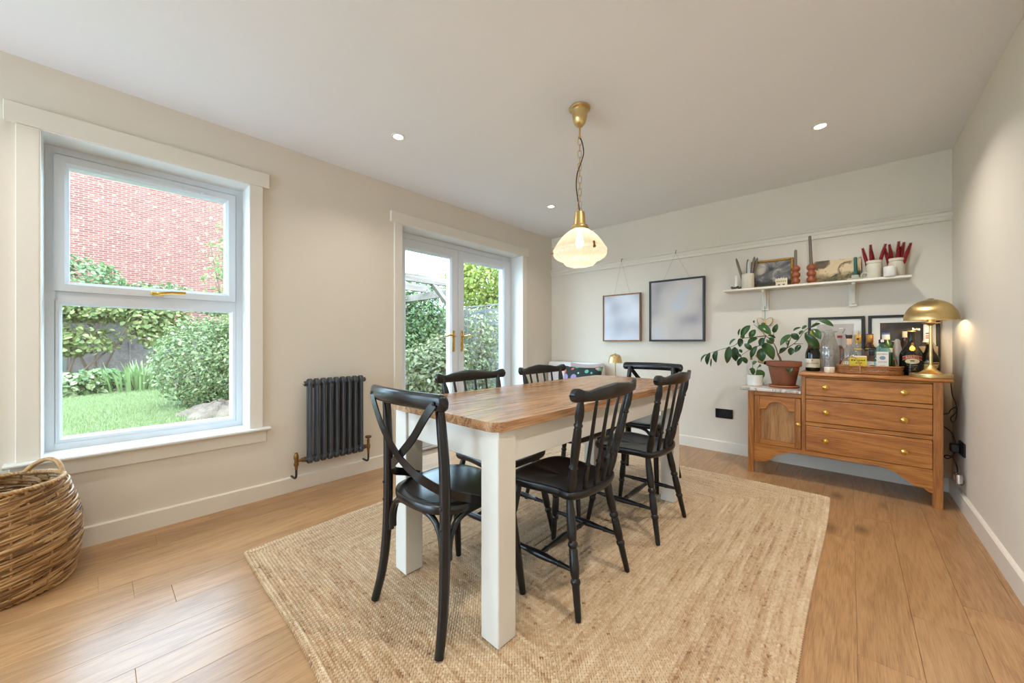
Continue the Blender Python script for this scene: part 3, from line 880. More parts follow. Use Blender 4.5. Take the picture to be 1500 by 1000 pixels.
# ------------------------------------------------------------------ braided jute rug
def build_rug():
    c00, c10, c11, c01 = [np.array(p) for p in ((-2.23, 0.49), (-0.15, 0.34), (-0.105, 3.285), (-2.33, 3.30))]
    W, Lr = 2.16, 2.88
    def warp(X, Y):
        u, v = X / W, Y / Lr
        u2 = u; v2 = v
        p = (np.outer((1 - u2) * (1 - v2), c00) + np.outer(u2 * (1 - v2), c10) + np.outer(u2 * v2, c11) + np.outer((1 - u2) * v2, c01))
        bul = 0.012 * np.sin(9 * v) * (2 * u - 1) * 0.6
        p[:, 0] += bul + 0.02 * np.sin(PI * v) * (u - 0.5)
        p[:, 1] += 0.010 * np.sin(8 * u + 1) * (2 * v - 1) + 0.03 * np.sin(PI * u) * (v < 0.5) * (0.5 - v) * 2
        return p
    rw = 0.0136; step = 0.0138
    cx, cy, dx, dy, nx, ny, tn = [], [], [], [], [], [], []
    k = 0
    while (k + 0.5) * rw < W / 2:
        o = (k + 0.5) * rw
        x0, x1, y0, y1 = o, W - o, o, Lr - o
        rt = rng.normal(0, 0.07)
        for (ax, ay, bx, by) in ((x0, y0, x1, y0), (x1, y0, x1, y1), (x1, y1, x0, y1), (x0, y1, x0, y0)):
            L = math.hypot(bx - ax, by - ay)
            if L < step: continue
            n = max(1, int(L / step)); t = (np.arange(n) + 0.5) / n
            ux, uy = (bx - ax) / L, (by - ay) / L
            cx.append(ax + (bx - ax) * t); cy.append(ay + (by - ay) * t)
            dx.append(np.full(n, ux)); dy.append(np.full(n, uy)); nx.append(np.full(n, -uy)); ny.append(np.full(n, ux))
            tn.append(rt + np.convolve(rng.normal(0, 0.26, n + 8), np.ones(9) / 9, 'valid')[:n] * 1.3)
        k += 1
    cx, cy, dx, dy, nx, ny, tn = [np.concatenate(a) for a in (cx, cy, dx, dy, nx, ny, tn)]
    Vs, Fs, Ts = [], [], []
    off = 0
    ca, sa = math.cos(math.radians(42)), math.sin(math.radians(42))
    for side in (-1, 1):
        n = len(cx)
        px = cx + nx * side * rw * 0.235 + dx * (0.0035 if side > 0 else -0.0035); py = cy + ny * side * rw * 0.235 + dy * (0.0035 if side > 0 else -0.0035)
        ex, ey = dx * ca + nx * side * sa, dy * ca + ny * side * sa
        gx, gy = -ey, ex
        h = 0.0118 + rng.normal(0, 0.0007, n)
        Lh, Wh = 0.0112, 0.0046
        pts = [(px - ex * Lh, py - ey * Lh, np.full(n, 0.004)), (px + gx * Wh, py + gy * Wh, np.full(n, 0.0055)), (px + ex * Lh, py + ey * Lh, np.full(n, 0.005)),
               (px - gx * Wh, py - gy * Wh, np.full(n, 0.0055)), (px - ex * Lh * .35, py - ey * Lh * .35, h), (px + ex * Lh * .35, py + ey * Lh * .35, h)]
        V = np.zeros((n * 6, 3))
        for i, (a, b, c) in enumerate(pts):
            q = warp(a, b); V[i::6, 0] = q[:, 0]; V[i::6, 1] = q[:, 1]; V[i::6, 2] = c
        i0 = np.arange(n) * 6 + off
        F = np.concatenate([np.c_[i0, i0 + 4, i0 + 1], np.c_[i0 + 1, i0 + 4, i0 + 5], np.c_[i0 + 1, i0 + 5, i0 + 2], np.c_[i0 + 2, i0 + 5, i0 + 3], np.c_[i0 + 3, i0 + 5, i0 + 4], np.c_[i0 + 3, i0 + 4, i0]])
        Vs.append(V); Fs.append(F); off += n * 6
        tt = np.clip(0.5 + tn + rng.normal(0, 0.11, n), 0, 1)
        spot = rng.uniform(0, 1, n) < 0.002
        tt[spot] = 0.0
        Ts.append(np.repeat(tt, 6))
    V = np.concatenate(Vs); F = np.concatenate(Fs); T = np.concatenate(Ts)
    me = bpy.data.meshes.new('jute_rug')
    me.from_pydata(V.tolist(), [], F[:, ::-1].tolist())
    a = me.attributes.new('tint', 'FLOAT', 'POINT'); a.data.foreach_set('value', T)
    m, nt, n_, l, b = new_mat('jute_braid')
    at = n_.new('ShaderNodeAttribute'); at.attribute_name = 'tint'
    cc = ramp(nt, at.outputs['Fac'], [(0.0, rgb(142, 100, 64)), (0.18, rgb(178, 140, 98)), (0.5, rgb(198, 167, 128)), (1.0, rgb(222, 198, 164))])
    l.new(cc, b.inputs['Base Color']); b.inputs['Roughness'].default_value = 0.75
    b.inputs['Sheen Weight'].default_value = 0.5
    t = thing('jute_rug', (0, 0, 0), 'large rectangular braided jute rug under the dining table', 'rug')
    o = mesh_obj('braids', me, m, t, 180); o['kind'] = 'stuff'
    n = 20
    bx = np.concatenate([np.linspace(0.005, W - 0.005, n), np.full(n, W - 0.005), np.linspace(W - 0.005, 0.005, n), np.full(n, 0.005)])
    by = np.concatenate([np.full(n, 0.005), np.linspace(0.005, Lr - 0.005, n), np.full(n, Lr - 0.005), np.linspace(Lr - 0.005, 0.005, n)])
    q = warp(bx, by)
    MB().loft([[(p[0], p[1], 0.0005) for p in q], [(p[0], p[1], 0.0045) for p in q]]).build('backing', M('jute_backing', rgb(132, 98, 64), 0.9), t, 0)
build_rug()
RZ = 0.0115     # top of the rug

# ------------------------------------------------------------------ dining table (slightly skewed in the room)
tb = thing('dining_table', (-0.880, 0.904, RZ), 'farmhouse dining table with waxed pine top and chunky white legs', 'table', rz=math.radians(-1.4))
TZ0, TZ1 = 0.735, 0.769
x0t, x1t, y0t, y1t = -0.700, 0.012, -0.022, 1.815
nbd = 5
xs = [x0t + (x1t - x0t) * k / nbd for k in range(nbd + 1)]
xs[4] = x1t - 0.125
for k in range(nbd):
    a, b = xs[k] + 0.00015, xs[k + 1] - 0.00015
    R = 0.048
    if k == 0:
        out = [(b, y0t), (b, y1t)] + [(a + R + R * math.cos(t), y1t - R + R * math.sin(t)) for t in (PI / 2, 2.0, 2.5, PI)] + [(a + R + R * math.cos(t), y0t + R + R * math.sin(t)) for t in (PI, 3.7, 4.2, 1.5 * PI)]
    elif k == nbd - 1:
        out = [(a, y0t)] + [(b - R + R * math.cos(t), y0t + R + R * math.sin(t)) for t in (-PI / 2, -1.1, -0.5, 0)] + [(b - R + R * math.cos(t), y1t - R + R * math.sin(t)) for t in (0, 0.5, 1.1, PI / 2)] + [(a, y1t)]
    else:
        out = [(a, y0t), (b, y0t), (b, y1t), (a, y1t)]
    cxb = (a + b) / 2
    MB().prism([(p[0] - cxb, p[1]) for p in out], 'z', 0, TZ1 - TZ0, 0.0012).build('board', TABLEW, tb, 25, (cxb, 0, TZ0))
LS = 0.088
lx0, lx1, ly0, ly1 = -0.677, 0.0, 0.0, 1.674
for (x, y) in ((lx0, ly0), (lx1 - LS, ly0), (lx0, ly1 - LS), (lx1 - LS, ly1 - LS)):
    MB().box(x, x + LS, y, y + LS, 0, TZ0, 0.003).build('leg', TABLEP, tb, 20)
ap = 0.012
MB().box(lx0 + LS, lx1 - LS, ly0 + ap, ly0 + ap + 0.022, 0.615, TZ0, 0.002).build('apron', TABLEP, tb, 20)
MB().box(lx0 + LS, lx1 - LS, ly1 - ap - 0.022, ly1 - ap, 0.615, TZ0, 0.002).build('apron', TABLEP, tb, 20)
MB().box(lx0 + ap, lx0 + ap + 0.022, ly0 + LS, ly1 - LS, 0.615, TZ0, 0.002).build('apron', TABLEP, tb, 20)
MB().box(lx1 - ap - 0.022, lx1 - ap, ly0 + LS, ly1 - LS, 0.615, TZ0, 0.002).build('apron', TABLEP, tb, 20)

# ------------------------------------------------------------------ spindle-back chairs (front = +y)
LEGP = [(u_, r_ * .9) for u_, r_ in [(0, .013), (.05, .016), (.16, .0195), (.28, .021), (.36, .0185), (.375, .0155), (.39, .021), (.405, .0225), (.42, .021), (.435, .016), (.45, .019), (.6, .021), (.655, .0185), (.67, .0155), (.685, .0205), (.70, .0215), (.715, .0195), (.73, .0165), (.80, .0155), (.97, .0135), (1, .0115)]]
def make_spindle_chair():
    t = thing('spindle_chair', (0, 0, 0), 'x', 'chair')
    half = [(0, .198), (.06, .197), (.12, .192), (.170, .178), (.197, .148), (.203, .10), (.196, .04), (.184, -.02), (.178, -.09), (.184, -.13), (.170, -.160), (.115, -.182), (.05, -.193), (0, -.195)]
    hp = smoothpath([(x, y, 0) for x, y in half], 3)
    outl = [(p.x, p.y) for p in hp] + [(-p.x, p.y) for p in reversed(hp[1:-1])]
    def ring(s, z, dish=0.0):
        r = []
        for (x, y) in outl:
            zz = z
            if dish:
                zz -= dish * (1 - (abs(x) / .2) ** 2 * 0.2)
                if y > 0: zz += dish * 0.75 * math.exp(-(x / 0.045) ** 2) * (y / .2) * s
            r.append((x * s, y * s - 0.004 * (1 - s), zz))
        return r
    m = MB(); m.loft([ring(.90, .418), ring(.97, .424), ring(1, .436), ring(1, .446), ring(.985, .453), ring(.95, .455), ring(.86, .452, .002), ring(.7, .452, .008), ring(.45, .452, .011), ring(.2, .452, .012), ring(.02, .452, .012)])
    m.build('seat', BLACKW, t, 50)
    for sx in (-1, 1):
        for (ty, fy) in ((.135, .205), (-.125, -.205)):
            m = MB(); m.turned((sx * .145, ty, .43), (sx * .206, fy, 0.0), LEGP, 12); m.build('leg', BLACKW, t, 50)
        SP = [(0, .008), (.15, .0095), (.2, .0115), (.215, .013), (.23, .010), (.35, .013), (.5, .016), (.65, .013), (.77, .010), (.785, .013), (.8, .0115), (.85, .0095), (1, .008)]
        m = MB(); m.turned((sx * .183, -.178, .165), (sx * .183, .178, .165), SP, 8); m.build('stretcher', BLACKW, t, 50)
    m = MB(); m.turned((-.183, 0, .165), (.183, 0, .165), [(0, .008), (.12, .010), (.14, .013), (.16, .010), (.3, .012), (.5, .0165), (.7, .012), (.84, .010), (.86, .013), (.88, .010), (1, .008)], 8)
    m.build('stretcher', BLACKW, t, 50)
    PP = [(0, .013), (.06, .017), (.14, .0185), (.22, .016), (.25, .014), (.262, .018), (.275, .018), (.287, .014), (.36, .0165), (.5, .018), (.66, .0155), (.69, .0135), (.70, .0175), (.715, .0175), (.73, .0135), (.80, .018), (.87, .0165), (.95, .011), (1, .0095)]
    yc = lambda x: -.212 - .038 * (1 - (x / .258) ** 2)
    for sx in (-1, 1):
        m = MB(); m.turned((sx * .158, -.140, .448), (sx * .212, yc(.212) + .002, .842), PP, 10); m.build('back_post', BLACKW, t, 50)
    SPN = [(0, .0085), (.1, .0105), (.2, .010), (.25, .0085), (.262, .0125), (.275, .0125), (.287, .0085), (.4, .0085), (.7, .0075), (1, .0065)]
    for k, sx in enumerate((-.6, -.2, .2, .6)):
        m = MB(); m.turned((sx * .158, -.140 - .035 * (1 - sx * sx), .448), (sx * .208, yc(sx * .208), .845), SPN, 8); m.build('spindle', BLACKW, t, 50)
    # crest rail with ears
    m = MB(); rings = []
    topk = [(-1.0, .848), (-.996, .856), (-.985, .864), (-.965, .870), (-.94, .872), (-.88, .870), (-.80, .862), (-.70, .858), (-.58, .861), (-.44, .868), (-.30, .870), (-.15, .874), (0, .877)]
    topk = topk + [(-a, z) for a, z in reversed(topk[:-1])]
    botk = [(-1.0, .844), (-.996, .836), (-.985, .828), (-.965, .8225), (-.94, .820), (-.8, .819), (-.4, .816), (0, .815)]
    botk = botk + [(-a, z) for a, z in reversed(botk[:-1])]
    def ev(tab, s):
        for (a, b), (c, d) in zip(tab[:-1], tab[1:]):
            if s <= c + 1e-9: return b + (d - b) * (s - a) / (c - a)
        return tab[-1][1]
    N = 48
    for i in range(N + 1):
        s = math.sin(PI / 2 * (-1 + 2 * i / N)) * .5 + (-1 + 2 * i / N) * .5
        x = s * .262; y = yc(x); zt = ev(topk, s); zb = ev(botk, s); th = .011
        lean = -.10
        b = .004
        pts = [(-th + b, zb), (th - b, zb), (th, zb + b), (th, zt - b), (th - b, zt), (-th + b, zt), (-th, zt - b), (-th, zb + b)]
        rings.append([(x, y + p + (z - .83) * lean, z) for p, z in pts])
    m.loft(rings); m.build('crest_rail', BLACKW, t, 50)
    return t
sp0 = make_spindle_chair()
chair_spots = [
    (( -0.955, 1.403, RZ), PI / 2, 1.0, 'black spindle-back chair on the sideboard side of the table, nearer the camera'),
    (( -0.935, 2.128, RZ), PI / 2, 1.0, 'black spindle-back chair on the sideboard side of the table, further from the camera'),
    (( -1.402, 1.452, RZ), -PI / 2, 1.0, 'black spindle-back chair facing the room in front of the glazed doors'),
    (( -1.395, 2.112, RZ), -PI / 2, 1.0, 'black spindle-back chair on the window side nearest the floral cushion')]
for i, (loc, rz, s, lab) in enumerate(chair_spots):
    c = sp0 if i == 0 else copy_tree(sp0)
    c.location = loc; c.rotation_euler = (0, 0, rz); c.scale = (1, 1, s)
    tag(c, lab, 'chair', 'black spindle-back dining chairs')

# ------------------------------------------------------------------ cross-back bentwood chairs
def make_cross_chair():
    t = thing('cross_back_chair', (0, 0, 0), 'x', 'chair')
    half = [(0, .215), (.08, .213), (.15, .198), (.197, .150), (.210, .08), (.205, 0), (.192, -.08), (.165, -.145), (.11, -.183), (.05, -.197), (0, -.20)]
    hp = smoothpath([(x, y, 0) for x, y in half], 4)
    outl = [(p.x, p.y) for p in hp] + [(-p.x, p.y) for p in reversed(hp[1:-1])]
    ring = lambda s, z: [(x * s, y * s, z) for x, y in outl]
    m = MB(); m.loft([ring(.95, .428), ring(.99, .431), ring(1, .440), ring(1, .452), ring(.985, .459), ring(.96, .461), ring(.845, .4605), ring(.842, .4585), ring(.835, .4585), ring(.832, .4605), ring(.6, .459), ring(.3, .457), ring(.02, .457)])
    m.build('seat', BLACKC, t, 35)
    for sx in (-1, 1):
        pts = smoothpath([(sx * .212, -.216, 0), (sx * .199, -.190, .12), (sx * .190, -.176, .28), (sx * .187, -.172, .46), (sx * .184, -.174, .62), (sx * .178, -.182, .76), (sx * .173, -.190, .84)], 4)
        n = len(pts)
        m = MB(); m.tube(pts, [.0155 + .004 * math.sin(PI * i / (n - 1)) for i in range(n)], 12); m.build('rear_leg', BLACKC, t, 60)
        m = MB(); m.turned((sx * .172, .165, .432), (sx * .206, .214, 0), [(0, .0185), (.5, .0175), (.9, .0145), (1, .013)], 12); m.build('front_leg', BLACKC, t, 50)
    # top rail
    m = MB(); N = 28; rings = []
    for i in range(N + 1):
        s = math.sin(PI / 2 * (-1 + 2 * i / N)); x = s * .242; y = -.205 - .040 * (1 - s * s); zc = .842 - .004 * s * s
        k = min(1.0, math.sqrt(max(0.0, 1 - max(0, (abs(s) - .90) / .10) ** 2)) + 0.04)
        hz, hy = .0295 * k, .0165 * k
        rings.append([(x, y + hy * math.copysign(abs(math.cos(a)) ** .8, math.cos(a)) - .10 * hz * math.sin(a), zc + hz * math.copysign(abs(math.sin(a)) ** .8, math.sin(a))) for a in [2 * PI * q / 14 for q in range(14)]])
    m.loft(rings); m.build('top_rail', BLACKC, t, 60)
    for sx in (-1, 1):
        off = .004 * sx
        pts = smoothpath([(sx * .205, -.232, .838), (sx * .16, -.240, .782), (sx * .09, -.240 + off, .706), (0, -.236 + off, .630), (-sx * .09, -.214 + off, .570), (-sx * .160, -.160, .518), (-sx * .197, -.085, .485), (-sx * .2085, -.010, .452)], 5)
        # flat strap: width follows the wall of the bent back
        m = MB(); rings = []
        for i, p in enumerate(pts):
            tdir = (pts[min(i + 1, len(pts) - 1)] - pts[max(i - 1, 0)]).normalized()
            out = Vector((p.x * 1.2, -0.18 if p.y < -.15 else -0.05 + p.y * 0.6, 0)).normalized() if i > len(pts) * .55 else Vector((0, -1, 0))
            nrm = (out - tdir * out.dot(tdir)).normalized(); wd = tdir.cross(nrm)
            hw, ht = .0155, .0028
            rings.append([p + wd * hw + nrm * ht, p - wd * hw + nrm * ht, p - wd * hw - nrm * ht, p + wd * hw - nrm * ht])
        m.loft(rings); m.build('cross_strap', BLACKC, t, 30)
        m = MB(); m.lathe([(0, .0045), (.004, .004), (.0065, .002), (.007, 0)], 10); m.xf(Matrix.Translation((sx * .205, -.2355, .838)) @ Matrix.Rotation(PI / 2, 4, 'X')); m.build('rivet', BLACKPL, t)
        # bolts on the rear legs
        for z in (.474, .405):
            m = MB(); m.lathe([(0, .004), (.004, .0035), (.006, .0015), (.0062, 0)], 8); m.xf(Matrix.Translation((sx * .188, -.1915, z)) @ Matrix.Rotation(PI / 2, 4, 'X')); m.build('bolt', BLACKPL, t)
    # bent arches under the seat
    def arch(p, q, name='arch_brace'):
        p, q = Vector(p), Vector(q); d = q - p
        prof = [(0.0, .285), (.0, .325), (.03, .37), (.12, .408), (.26, .424), (.5, .428), (.74, .424), (.88, .408), (.97, .37), (1.0, .325), (1.0, .285)]
        pts = smoothpath([(p.x + d.x * a, p.y + d.y * a, z) for a, z in prof], 3)
        m = MB(); m.tube(pts, .0115, 8); m.build(name, BLACKC, t, 60)
    arch((-.166, -.170, 0), (.166, -.170, 0))
    arch((.181, -.150, 0), (.176, .150, 0)); arch((-.181, -.150, 0), (-.176, .150, 0))
    arch((-.155, .172, 0), (.155, .172, 0))
    return t
cc0 = make_cross_chair()
cc0.location = (-1.213, 0.966, RZ)
tag(cc0, 'black cross-back bentwood chair at the near end of the table', 'chair', 'black cross-back chairs')
cc1 = copy_tree(cc0)
cc1.location = (-1.185, 2.775, RZ); cc1.rotation_euler = (0, 0, PI)
tag(cc1, 'black cross-back bentwood chair at the far end of the table', 'chair', 'black cross-back chairs')

# ------------------------------------------------------------------ column radiator
rd = thing('column_radiator', (XL + 0.075, 1.19, 0.0), 'anthracite column radiator mounted on the wall beside the window', 'radiator')
zb, zt, pitch = 0.190, 0.790, 0.0463
sec = None
for k in range(9):
    y = (k - 4) * pitch
    if sec is None:
        m = MB()
        for dx in (-.021, .021):
            m.tube([(dx, 0, zb + .035), (dx, 0, zt - .035)], .0125, 12)
        for z, s in ((zb + .034, -1), (zt - .034, 1)):
            pr = []
            for a in range(16):
                tt = 2 * PI * a / 16
                pr.append((.034 * math.cos(tt), (.034 if math.sin(tt) * s > 0 else .022) * math.sin(tt)))
            m.prism([(p[0], p[1] + z) for p in pr], 'y', -.0165, .0165, .006)
        so = m.build('radiator_section', RADM, rd, 40, (0, y, 0)); sec = so.data
    else:
        inst('radiator_section', sec, rd, Matrix.Translation((0, y, 0)))
m = MB()
for z in (zb + .034, zt - .034):
    m.tube([(0, -4.75 * pitch, z), (0, 4.75 * pitch, z)], .018, 14)
m.build('connecting_hub', RADM, rd)
for s in (-1, 1):
    m = MB(); m.tube([(0, s * 4.75 * pitch, zt - .034), (0, s * 4.95 * pitch, zt - .034)], .009, 10); m.build('bleed_plug', CHROME, rd)
yl, yr = -.272, .250
vl = MB()
vl.tube([(0, -.205, .225), (0, yl + .01, .225)], .010, 12); vl.tube([(0, -.235, .225), (0, -.225, .225)], .015, 12)
vl.lathe([(0, .165), (.009, .166), (.010, .19), (.015, .195), (.016, .21), (.012, .213), (.012, .238), (.015, .24), (.016, .258), (.013, .268), (.011, .272), (.010, .282), (0, .284)], 14, (0, yl, 0))
vl.build('valve', OLDBRASS, rd)
vr = MB()
vr.tube([(0, .205, .225), (0, yr, .225)], .010, 12); vr.tube([(0, .222, .225), (0, .230, .225)], .015, 12)
vr.lathe([(0, .165), (.009, .166), (.010, .20), (.014, .205), (.015, .235), (.011, .24), (.010, .26), (.013, .268), (.008, .278), (.007, .29), (0, .292)], 14, (0, yr, 0))
vr.build('valve', OLDBRASS, rd)
m = MB(); m.lathe([(0, .286), (.018, .287), (.024, .293), (.024, .300), (.018, .305), (0, .306)], 16, (0, yr, 0)); m.build('valve_handwheel', M('dark_wood_knob', rgb(92, 56, 40), .5), rd)
for y in (yl, yr):
    m = MB(); m.tube(smoothpath([(0, y, .17), (0, y, .125), (-.006, y - .004, .108), (-.025, y - .006, .106), (-.073, y - .006, .106)], 4), .0075, 10); m.build('pipe_tail', M('black_pipe', rgb(30, 28, 26), .4), rd)
for y in (-.15, .15):
    MB().box(-.073, -.02, y - .012, y + .012, .72, .745, .003).build('wall_bracket', RADM, rd)

# ------------------------------------------------------------------ wicker basket
bk = thing('wicker_basket', (-2.665, -0.285, 0.0), 'tall round wicker basket with two looped handles under the window', 'basket')
def brad(z):
    k = z / .44
    return .183 + .042 * math.sin(PI * min(1, k * .85 + .12)) - .018 * max(0, k - .75) * 4 * .5
NST = 26
m = MB()
rows = 20
tint = []
for rI in range(rows):
    z = .024 + rI * .0207
    for j in range(0, NST, 2):
        base = 2 * PI * (j + rI % 2) / NST + random.uniform(-.03, .03)
        dl = 2 * PI / NST
        for sI in range(3):
            zo = random.uniform(-.004, .004) + sI * .0066 - .0066
            pts = []; rs = []
            ro = random.uniform(-.003, .003)
            for q in range(8):
                u = q / 7
                a = base + dl * (-0.75 + u * 3.4) + random.uniform(-.01, .01)
                bul = math.sin(PI * u)
                rr = brad(z) - .008 + .018 * bul ** .6 + ro
                pts.append((rr * math.cos(a), rr * math.sin(a), max(.006, z + zo - .014 + .028 * u)))
                rs.append(.0024 + .0026 * bul + random.uniform(-.0003, .0005))
            m.tube(pts, rs, 6)
            tint += [random.random()] * (8 * 6)
WV, nt_, n_w, l_w, b_w = new_mat('wicker_strands')
_at = n_w.new('ShaderNodeAttribute'); _at.attribute_name = 'tint'
l_w.new(ramp(nt_, _at.outputs['Fac'], [(0, rgb(98, 64, 34)), (.5, rgb(156, 114, 68)), (1, rgb(200, 164, 114))]), b_w.inputs['Base Color']); b_w.inputs['Roughness'].default_value = .42
w = m.build('weave', WV, bk, 60); w['kind'] = 'stuff'
_a = w.data.attributes.new('tint', 'FLOAT', 'POINT'); _a.data.foreach_set('value', tint)
m = MB()
for j in range(NST):
    a = 2 * PI * j / NST
    pts = [((brad(z) + .0065) * math.cos(a), (brad(z) + .0065) * math.sin(a), z) for z in [0.008 + .43 * q / 12 for q in range(13)]]
    m.tube(pts, .0042, 6)
m.build('stakes', WICKERD, bk, 60)['kind'] = 'stuff'
def twisted(mb, path, r, n, strands=2, closed=False):
    P = [Vector(p) for p in path]; N = len(P)
    for s in range(strands):
        pts = []
        for i in range(N):
            t = (P[(i + 1) % N if closed else min(i + 1, N - 1)] - P[i - 1 if (closed or i > 0) else 0]).normalized()
            a = t.cross(Vector((0, 0, 1)));
            a = a.normalized() if a.length > .05 else t.cross(Vector((1, 0, 0))).normalized()
            b = t.cross(a); ph = 2 * PI * (n * i / N + s / strands)
            pts.append(P[i] + a * r * .55 * math.cos(ph) + b * r * .55 * math.sin(ph))
        mb.tube(pts, r * .62, 6, closed)
    return mb
m = MB(); rr = brad(.44) + .002
twisted(m, [(rr * math.cos(2 * PI * i / 260), rr * math.sin(2 * PI * i / 260), .445) for i in range(260)], .010, 46, 2, True)
m.build('rim', WICKER, bk, 60)
m = MB(); rr = brad(0.01)
twisted(m, [(rr * math.cos(2 * PI * i / 200), rr * math.sin(2 * PI * i / 200), .011) for i in range(200)], .010, 30, 2, True)
m.build('foot_coil', WICKER, bk, 60)
for a0 in (math.radians(132), math.radians(-48)):
    m = MB(); pts = []
    rr = brad(.44)
    for i in range(61):
        u = i / 60; a = a0 - .52 + 1.04 * u
        pts.append((rr * math.cos(a), rr * math.sin(a), .445 + .058 * math.sin(PI * u) ** .75))
    twisted(m, pts, .0095, 11, 3); m.build('handle', WICKER, bk, 60)
m = MB(); m.lathe([(0, .006), (.17, .006), (.178, .010), (.17, .014), (0, .014)], 32); m.build('base', WICKER, bk)

# ------------------------------------------------------------------ recessed ceiling downlights
GLOW = emit('downlight_lens', (1.0, 0.88, 0.70, 1), 14.0)
WRING = M('white_bezel', rgb(240, 238, 232), 0.4)
_u = {3: 'unseen ceiling downlight above the near side of the rug', 4: 'unseen ceiling downlight above the wicker basket', 5: 'unseen ceiling downlight above the camera position', 6: 'unseen ceiling downlight in the back of the room by the added garden doors', 7: 'unseen ceiling downlight in the back of the room by the plain wall'}
dl_labels = {0: 'recessed ceiling downlight above the wall between window and doors', 1: 'recessed ceiling downlight nearest the glazed doors corner', 2: 'recessed ceiling downlight above the sideboard'}
spots = [(-2.205, 1.322), (-2.213, 3.027), (-0.14, 3.028), (-0.14, 1.322), (-2.205, -0.38), (-0.14, -0.38), (-2.205, -2.08), (-0.14, -2.08)]
for i, (x, y) in enumerate(spots):
    t = thing('ceiling_downlight', (x, y, H), dl_labels.get(i) or _u[i], 'downlight', 'recessed ceiling downlights')
    m = MB(); m.lathe([(.030, -.0005), (.044, -.0005), (.045, -.003), (.042, -.006), (.034, -.006), (.030, -.003)], 28); m.build('bezel', WRING, t)
    m = MB(); m.lathe([(0, -.002), (.030, -.002)], 28); m.build('lens', GLOW, t)
    ld = bpy.data.lights.new('downlight', 'AREA'); ld.shape = 'DISK'; ld.size = 0.085; ld.energy = DOWNLIGHT_W * (1.0 if x > -1 else 0.46)
    ld.color = (1.0, 0.975, 0.93); ld.spread = math.radians(132)
    lo = bpy.data.objects.new('downlight', ld); col.objects.link(lo); lo.parent = t; lo.location = (0, 0, -0.012)

# ------------------------------------------------------------------ pendant lamp
PX, PY = -1.158, 1.863
pd = thing('pendant_lamp', (PX, PY, H), 'brass chain pendant lamp with ribbed glass shade over the table', 'lamp')
m = MB(); m.lathe([(0, 0), (.058, 0), (.0605, -.004), (.0585, -.012), (.047, -.019), (.0435, -.03), (.040, -.065), (.032, -.09), (.018, -.106), (.008, -.113), (0, -.114)], 32); m.build('ceiling_rose', BRUSHED, pd)
m = MB(); m.lathe([(0, -.112), (.0055, -.112), (.0055, -.162), (.009, -.166), (.009, -.176), (0, -.178)], 14); m.build('stem', BRUSHED, pd)
ztop, zbot = -.176, -.578
nl = 11; pitch_l = (ztop - zbot) / nl
lm = None
for k in range(nl):
    zc = ztop - pitch_l * (k + .5); hl = pitch_l * .5 + .0042; hw = .0095
    pts = []
    for q in range(20):
        a = 2 * PI * q / 20
        pts.append((hw * math.cos(a), 0, max(-hl + hw, min(hl - hw, 1e9 * math.sin(a))) * 0 + (hl - hw) * (1 if math.sin(a) > 1e-6 else (-1 if math.sin(a) < -1e-6 else 0)) + hw * math.sin(a)))
    M4 = Matrix.Translation((0, 0, zc)) @ Matrix.Rotation((PI / 2 if k % 2 else 0) + .7, 4, 'Z')
    if lm is None:
        mb = MB(); mb.tube(pts, .0019, 6, True); o = mb.build('chain_link', BRUSHED, pd, 60); lm = o.data; o.matrix_local = M4
    else:
        inst('chain_link', lm, pd, M4)
m = MB(); m.tube(smoothpath([(0, 0, -.172), (.012, .006, -.20), (.017, .014, -.26), (.004, .004, -.32), (-.012, -.008, -.38), (-.016, -.012, -.45), (-.010, -.006, -.52), (0, 0, -.60)], 6), .0032, 8); m.build('flex_cord', M('brown_flex', rgb(60, 32, 26), .7), pd)
m = MB(); pr = [(.0125 * math.cos(2 * PI * q / 24), 0, -.588 + .0125 * math.sin(2 * PI * q / 24)) for q in range(24)]; m.tube(pr, .0025, 6, True); m.xf(Matrix.Rotation(.7, 4, 'Z')); m.build('hanging_loop', BRUSHED, pd)
m = MB(); m.lathe([(0, -.600), (.024, -.600), (.028, -.604), (.0335, -.672), (.035, -.678), (.045, -.680), (.0475, -.686), (.0475, -.692), (.051, -.695), (.051, -.706), (.045, -.710), (.040, -.710), (.040, -.690), (0, -.69)], 32); m.build('gallery', BRUSHED, pd)
SHADE = thin_glass('ribbed_shade_glass', (1.0, 0.96, 0.88, 1), 0.4, 0.10, 0.28)
m = MB(); m.lathe([(.044, -.700), (.060, -.712), (.082, -.728), (.104, -.750), (.124, -.776), (.138, -.798), (.147, -.813)], 192, ribs=(40, .014)); m.build('upper_shade', SHADE, pd, 80)
m = MB(); m.lathe([(.147, -.812), (.152, -.815), (.1535, -.820), (.1525, -.830), (.149, -.833)], 48); m.build('shade_band', SHADE, pd, 60)
m = MB(); m.lathe([(.149, -.832), (.150, -.845), (.143, -.860), (.128, -.872), (.108, -.879), (.096, -.886), (.087, -.898), (.076, -.908), (.058, -.913), (.03, -.915), (.0, -.9155)], 192, ribs=(36, .014)); m.build('lower_shade', SHADE, pd, 80)
for a in (math.radians(-148), math.radians(-28), math.radians(92)):
    m = MB(); m.box(-.006, .006, -.004, .005, -.840, -.803, .002); m.box(-.009, .009, .003, .009, -.838, -.828, .002); m.tube([(0, .006, -.833), (0, .016, -.833)], .004, 8)
    m.xf(Matrix.Rotation(a - PI / 2, 4, 'Z') @ Matrix.Translation((0, .150, 0))); m.build('shade_clip', OLDBRASS, pd)
m = MB(); m.lathe([(0, -.69), (.013, -.695), (.013, -.735), (.020, -.758), (.024, -.778), (.020, -.796), (.010, -.803), (0, -.805)], 20); m.build('bulb', emit('bulb_glow', (1.0, .80, .52, 1), 7.0), pd)
